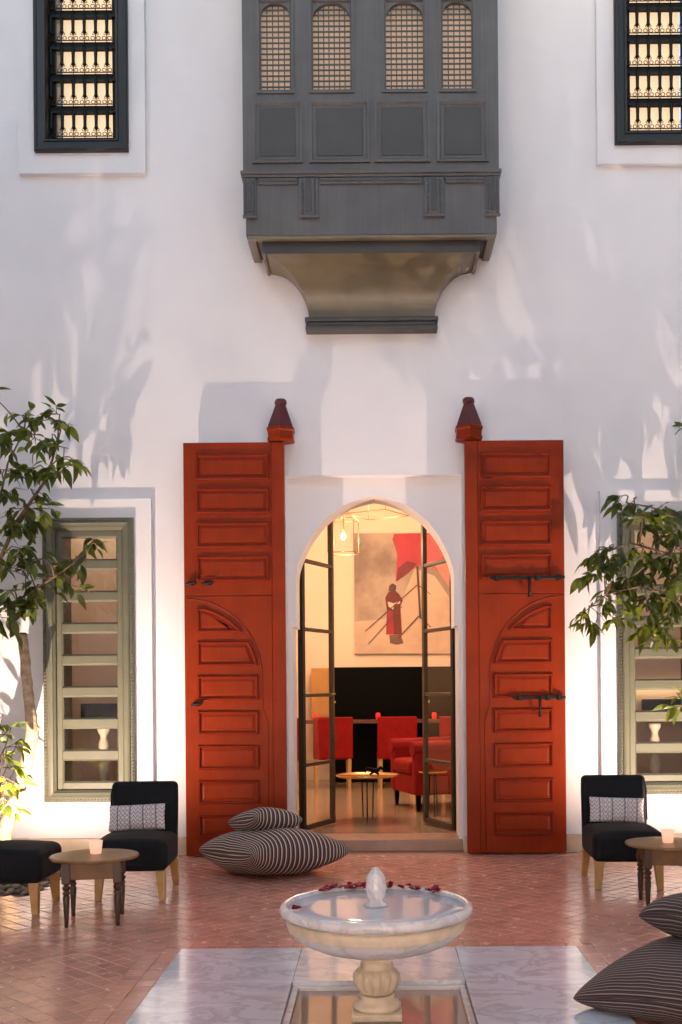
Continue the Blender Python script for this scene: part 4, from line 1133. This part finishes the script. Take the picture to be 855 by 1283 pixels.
# side rooms seen through the green windows
for s in (-1, 1):
    nm = 'left' if s < 0 else 'right'
    o = MB().box(-.28, .28, -.02, .02, 0, .24).build('wall_screen', M['lacquer'], bevel=.004); o.location = (-3.22 if s < 0 else 3.42, 12.56, 1.10)
    tag(o, 'black screen on the wall seen through the %s green window' % nm, 'screen')
    t = thing('sideboard', 'dark wooden sideboard seen through the %s green window' % nm, 'sideboard', (s * 2.95, 10.36, .1))
    MB().box(-.75, .75, -.2, .2, .40, .46).build('top', M['brownwood'], t, bevel=.004)
    MB().box(-.72, .72, -.18, .18, .0, .399).build('body', M['brownwood'], t, bevel=.004)
    x = at(130, 940, 10.30)[0] if s < 0 else at(821, 940, 10.30)[0]
    o = MB().lathe([(.06, 0), (.06, .02), (.035, .04), (.03, .06), (.048, .12), (.052, .18), (.042, .24), (.03, .27), (.032, .33), (.05, .39), (.048, .42), (.03, .47), (.034, .50), (.052, .53), (.058, .55), (.058, .575)], (0, 0), 24).build('turned_baluster', M['ivory'])
    o.location = (x, 10.30, .561); tag(o, 'ivory turned baluster on the sideboard behind the %s green window' % nm, 'baluster', 'ivory turned balusters')
    t = thing('wall_lamp', 'slim lit lamp bar on the wall of the room behind the %s green window' % nm, 'lamp', (s * 3.35, 12.5, 1.46 if s > 0 else 3.5))  # only the right bar shows; the left one is an added, hidden glow
    MB().box(-.36, .36, -.02, .02, 0, .03).build('diffuser', M.setdefault('lampbar', emit('lit lamp bar', (1, .74, .42), 1.6)), t, bevel=.004)
    MB().box(-.37, .37, -.022, .022, .0302, .06).build('housing', M['brass'], t)
    t = thing('room_fill_lamp', 'round fill lamp added at the ceiling of the room behind the %s green window' % nm, 'lamp', (s * 3.0, 11.3, 3.98))  # unseen lamp added to brighten the side room walls evenly
    MB().lathe([(.10, -.005), (.13, -.03), (.10, -.07), (.01, -.085)], (0, 0), 24).build('diffuser', M['lampbar'], t)
    l = bpy.data.lights.new('room_fill_light', 'POINT'); l.shadow_soft_size = .1; l.energy = SIDE_FILL_W; l.color = (1, .78, .58)
    lo = bpy.data.objects.new('room_fill_light', l); C.objects.link(lo); lo.parent = t; lo.location = (0, 0, -.25)

# ================================================================== TREES
def leaf_mesh(name, L_, W_, bend, m, fold=.25):
    n = 6; vs = []; fs = []
    for i in range(n + 1):
        t = i / n; wd = W_ / 2 * math.sin(PI * min(1, t ** .8)) ** .8 if 0 < t < 1 else 0.0006
        if t > .7: wd *= 1 - .35 * (t - .7) / .3
        z = -bend * t * t * L_
        vs += [(t * L_, -wd, z + wd * fold), (t * L_, 0, z), (t * L_, wd, z + wd * fold)]
    for i in range(n):
        a = 3 * i; fs += [(a, a + 3, a + 4, a + 1), (a + 1, a + 4, a + 5, a + 2)]
    me = bpy.data.meshes.new(name); me.from_pydata(vs, [], fs); me.materials.append(m)
    for p in me.polygons: p.use_smooth = True
    return me, vs, fs
LM = [leaf_mesh('leaf', .145, .060, .22, M['leaf']), leaf_mesh('leaf', .165, .064, .45, M['leaf'], .4), leaf_mesh('leaf', .12, .056, .10, M['leaf'], .15), leaf_mesh('leaf', .15, .066, .3, M['leafl'])]
def foliage(tree, clusters, trunk_pts, hub_of, seed, nper=(5, 9), bright=.18, maxobj=290, off=None):
    """clusters: list of (point, inview)"""
    r = random.Random(seed); wl = Vector(tree['_w']); cnt = 0; rest = MB(); tw = MB()
    for (p, vis) in clusters:
        p = Vector(p); h = Vector(hub_of(p)); d = (p - h); ln = d.length
        mid = h + d * .5 + Vector((r.uniform(-.05, .05), r.uniform(-.05, .05), .04 + .10 * ln))
        end = p; tw.tube([h, h + (mid - h) * .5 + Vector((r.uniform(-.02, .02), 0, .02)), mid, mid + (end - mid) * .55, end], [.0075, .0062, .005, .0038, .002], 5)
        dirv = (end - mid).normalized()
        nt_ = r.randint(*nper)
        tot = 0; stems = []
        for q in range(r.randint(3, 4)):
            st = mid.lerp(end, r.uniform(.1, 1.0)); az = r.uniform(0, 6.28)
            dv = (dirv * r.uniform(.2, 1.0) + Vector((math.cos(az), .8 * math.sin(az), r.uniform(-.5, .7))) * .8).normalized(); ls = r.uniform(.09, .20)
            e1 = st + dv * ls * .55; e2 = e1 + (dv + Vector((0, 0, -.45))).normalized() * ls * .45
            tw.tube([st, e1, e2], [.0034, .0026, .0014], 4); stems.append((st, e1, e2, dv))
        for i in range(nt_):
            st, e1, e2, dv = stems[i % len(stems)]
            t = r.uniform(.15, 1.0); base = st.lerp(e1, t / .55) if t < .55 else e1.lerp(e2, (t - .55) / .45)
            sg = 1 if r.random() < .5 else -1
            sidev = dv.cross(Vector((r.uniform(-.5, .5), r.uniform(-.5, .5), 1))).normalized() * sg
            dl = (dv * r.uniform(.2, .9) + sidev * r.uniform(.4, 1.1) + Vector((r.uniform(-.3, .3), r.uniform(-.3, .3), r.uniform(-1.0, .25)))).normalized()
            up = Vector((r.uniform(-.9, .9), r.uniform(-.9, .9), 1)); yv = up.cross(dl).normalized(); zv = dl.cross(yv)
            sc = r.uniform(.5, 1.15)
            mm = Matrix((dl, yv, zv)).transposed().to_4x4(); mm.translation = base
            me, vs, fs = LM[3] if r.random() < bright else LM[r.randint(0, 2)]
            if vis and cnt < maxobj:
                o = bpy.data.objects.new('leaf', me); C.objects.link(o); o.parent = tree
                o.matrix_basis = Matrix.Translation(base - wl) @ mm.to_3x3().to_4x4() @ Matrix.Scale(sc, 4); cnt += 1
            else:
                m2 = mm @ Matrix.Scale(sc, 4); rest.add([m2 @ Vector(q) for q in vs], fs, True)
    tw.build('twigs', M['twig'], tree, fix=False)['kind'] = 'stuff'
    if rest.v:
        o = rest.build('foliage', M['leaf'], tree, fix=False); o['kind'] = 'stuff'

YT = 9.02
def at2(x, y, Y): return at(x, y, Y + (.42 if Y < 9 else 0))
lt = thing('tree', 'leafy young tree with a pale crooked sawn-off trunk in front of the left green window', 'tree', (-3.0, YT, -.03), world=True)
tp_ = [(2, 1092), (3, 1062), (8, 1032), (20, 1000), (32, 962), (41, 915), (37, 880), (33, 848), (30, 812), (28, 795)]
tr = [.075, .070, .064, .058, .056, .056, .044, .042, .041, .043]
tpts = [Vector(at2(x, y, YT + .02 * math.sin(i))) for i, (x, y) in enumerate(tp_)]
tb = MB(); dense = []; dr = []
for i in range(len(tpts) - 1):
    for k in range(4):
        f = k / 4; dense.append(tpts[i].lerp(tpts[i + 1], f) + Vector((rnd.uniform(-.004, .004), rnd.uniform(-.004, .004), 0))); dr.append((tr[i] * (1 - f) + tr[i + 1] * f) * rnd.uniform(.94, 1.06))
dense.append(tpts[-1]); dr.append(tr[-1])
tb.tube(dense, dr, 14); tb.build('trunk', M['bark'], lt, fix=False)
kn = MB(); kp = Vector(at2(42, 912, YT)); kn.tube([kp, kp + Vector((.05, -.02, -.005)), kp + Vector((.068, -.03, -.008))], [.035, .022, .012], 8); kn.build('knot', M['bark'], lt, fix=False)
ct = MB(); ct.tube([tpts[-1] + Vector((0, 0, -.002)), tpts[-1] + Vector((0, -.003, .014))], [.044, .030], 12); ct.build('sawn_top', M['cut'], lt, fix=False)
def branch(tree, pts, r0, r1, nm='branch', m='twig'):
    b = MB(); n = len(pts); b.tube(pts, [r0 + (r1 - r0) * i / (n - 1) for i in range(n)], 8); return b.build(nm, M[m], tree, fix=False)
b1 = [at2(8, 1030, YT), at2(-14, 930, 8.7), at2(-18, 800, 8.65), at2(-8, 720, 8.6), at2(20, 655, 8.6), at2(55, 605, 8.6), at2(66, 575, 8.62), at2(76, 540, 8.65)]
b2 = [at2(-16, 770, 8.62), at2(10, 760, 8.5), at2(45, 738, 8.45), at2(80, 715, 8.45), at2(110, 690, 8.5)]
b3 = [at2(-8, 720, 8.6), at2(-6, 650, 8.55), at2(10, 580, 8.5), at2(30, 540, 8.5)]
b4 = [at2(-16, 760, 8.65), at2(-60, 700, 8.6), at2(-90, 620, 8.6), at2(-95, 540, 8.6)]
for b, r0, r1 in ((b1, .030, .006), (b2, .014, .005), (b3, .015, .005), (b4, .02, .006)): branch(lt, b, r0, r1)
def hubs(bs):
    pts = []
    for b in bs:
        for i in range(len(b) - 1):
            for f in (0, .33, .66): pts.append(Vector(b[i]).lerp(Vector(b[i + 1]), f))
        pts.append(Vector(b[-1]))
    def h(p):
        best = min(pts, key=lambda q: (q - p).length + .6 * max(0, q.z - p.z + .02))
        return best
    return h
cl = [(28, 520), (48, 528), (66, 518), (78, 528), (16, 545), (45, 552), (66, 552), (86, 562), (94, 580), (104, 588), (72, 598), (34, 592), (10, 590), (14, 618), (42, 618), (54, 640), (8, 652), (30, 662), (14, 690), (38, 690), (4, 715),
      (112, 682), (104, 706), (74, 712), (88, 736), (20, 716), (10, 742), (30, 752), (46, 768), (42, 738), (4, 775), (22, 775), (60, 728), (5, 560), (3, 625), (25, 640), (40, 655), (50, 700)]
cls = [(at2(x, y, 8.55 + rnd.uniform(-.28, .28)), True) for x, y in cl]
off = [(at2(rnd.uniform(-150, -10), rnd.uniform(470, 790), 8.6 + rnd.uniform(-.4, .4)), False) for _ in range(46)]
foliage(lt, cls + off, None, hubs([b1[2:], b2, b3, b4]), 11, (12, 16), .28)

rt = thing('tree', 'leafy tree reaching in from the right edge, in front of the right green window', 'tree', (3.35, YT, -.03), world=True)
tpts = [Vector(at2(935, 1090, YT)), Vector(at2(925, 1000, YT)), Vector(at2(930, 900, YT)), Vector(at2(915, 820, 8.7)), Vector(at2(905, 760, 8.65))]
branch(rt, tpts, .07, .035, 'trunk', 'bark')
c1 = [at2(910, 790, 8.66), at2(885, 735, 8.55), at2(860, 705, 8.5), at2(825, 690, 8.45), at2(790, 680, 8.45), at2(765, 690, 8.45)]
c2 = [at2(905, 760, 8.65), at2(880, 680, 8.6), at2(850, 650, 8.55), at2(815, 635, 8.5), at2(785, 630, 8.5)]
c3 = [at2(912, 800, 8.66), at2(870, 770, 8.5), at2(840, 745, 8.45), at2(800, 735, 8.4), at2(760, 745, 8.4), at2(740, 760, 8.4)]
c4 = [at2(905, 760, 8.65), at2(930, 680, 8.6), at2(940, 590, 8.6), at2(935, 520, 8.6)]
for b, r0, r1 in ((c1, .020, .005), (c2, .018, .005), (c3, .016, .004), (c4, .02, .006)): branch(rt, b, r0, r1)
cr_ = [(776, 622), (790, 632), (802, 645), (818, 640), (836, 640), (850, 645), (800, 662), (820, 676), (840, 668), (852, 690), (768, 688), (748, 702), (782, 702), (802, 698), (816, 712), (836, 720), (852, 728), (744, 720), (760, 742), (736, 768), (734, 786),
       (790, 738), (774, 758), (812, 748), (830, 760), (850, 778), (786, 784), (802, 790), (820, 784), (832, 800), (758, 722), (778, 728), (800, 722), (846, 752), (812, 770), (848, 706), (826, 700)]
cls = [(at2(x, y, 8.48 + rnd.uniform(-.26, .26)), True) for x, y in cr_]
off = [(at2(rnd.uniform(865, 1010), rnd.uniform(500, 800), 8.6 + rnd.uniform(-.4, .4)), False) for _ in range(46)]
foliage(rt, cls + off, None, hubs([c1, c2, c3, c4]), 23, (13, 18), .15)

# small shrubs
def shrub(name, label, base, tips, seed):
    t = thing(name, label, 'shrub', base, world=True, group='low shrubs under the trees')
    b = Vector(base)
    stems = MB(); cl_ = []
    hub = []
    for (p, vis) in tips:
        p = Vector(p); m_ = b.lerp(p, .55) + Vector((0, 0, .12)); stems.tube([b, b.lerp(m_, .5), m_, p], [.012, .009, .006, .003], 6); hub.append(m_); cl_.append((p, vis))
    stems.build('stem', M['twig'], t, fix=False)
    global LM
    keep = LM; LM = [LM[3]] * 4
    foliage(t, cl_, None, lambda p: min(hub, key=lambda q: (q - p).length), seed, (6, 9), .5, 120); LM = keep
shrub('shrub', 'low bright green shrub beside the pale trunk at the left edge', (-3.28, 8.6, -.03), [(at(x, y, 8.62 + rnd.uniform(-.15, .15)), True) for x, y in ((4, 895), (14, 912), (22, 930), (8, 945), (20, 962), (10, 985), (2, 1005), (26, 985), (-14, 920), (-20, 970))], 31)
shrub('shrub', 'bright green shrub showing a few leaves at the right edge', (3.25, 8.3, -.03), [(at(x, y, 8.1 + rnd.uniform(-.1, .1)), True) for x, y in ((848, 868), (858, 884), (872, 860), (880, 900), (895, 930))], 37)

# ================================================================== GROUND SPOTLIGHTS
def uplight(x, y, label, aim, watt, col=(1, .735, .575)):
    t = thing('ground_spotlight', label, 'spotlight', (x, y, -.02), group='ground spotlights in the planting beds')
    MB().lathe([(.045, 0), (.045, .012), (.016, .02), (.016, .05)], (0, 0), 16).build('base', M['iron'], t)
    MB().lathe([(.03, .05), (.05, .06), (.055, .11), (.05, .113), (.045, .095), (.002, .094)], (0, 0), 20).build('housing', M['iron'], t)
    MB().lathe([(.044, .0955), (.002, .0965)], (0, 0), 16).build('lens', M.setdefault('lens', emit('lit lens', (1, .8, .55), 8.0)), t)
    l = bpy.data.lights.new('spot_light', 'SPOT'); l.energy = watt; l.color = col; l.shadow_soft_size = .007
    l.spot_size = R(156); l.spot_blend = 1.0
    lo = bpy.data.objects.new('spot_light', l); C.objects.link(lo); lo.parent = t; lo.location = (0, 0, .125)
    d = (Vector(aim) - Vector((x, y, .1))).normalized(); lo.rotation_euler = d.to_track_quat('-Z', 'Y').to_euler()
uplight(-2.78, 8.26, 'small black ground spotlight among the pebbles behind the cut-off left chair', (-2.9, 9.68, 3.9), UP_W)
uplight(2.75, 8.28, 'small black ground spotlight among the pebbles under the right tree', (2.9, 9.68, 3.9), UP_W)
# unseen fill spots added at the opposite wall to warm the foreground
for x in (-2.2, 2.2):
    uplight(x, -3.1, 'small black fill spotlight added at the %s of the wall behind the viewer' % ('left' if x < 0 else 'right'), (x * .8, -4.0, 1.6), BACK_FILL_W)

for o in bpy.data.objects:
    if '_w' in o: del o['_w']
for m in bpy.data.materials:
    if '_fr' in m: del m['_fr']
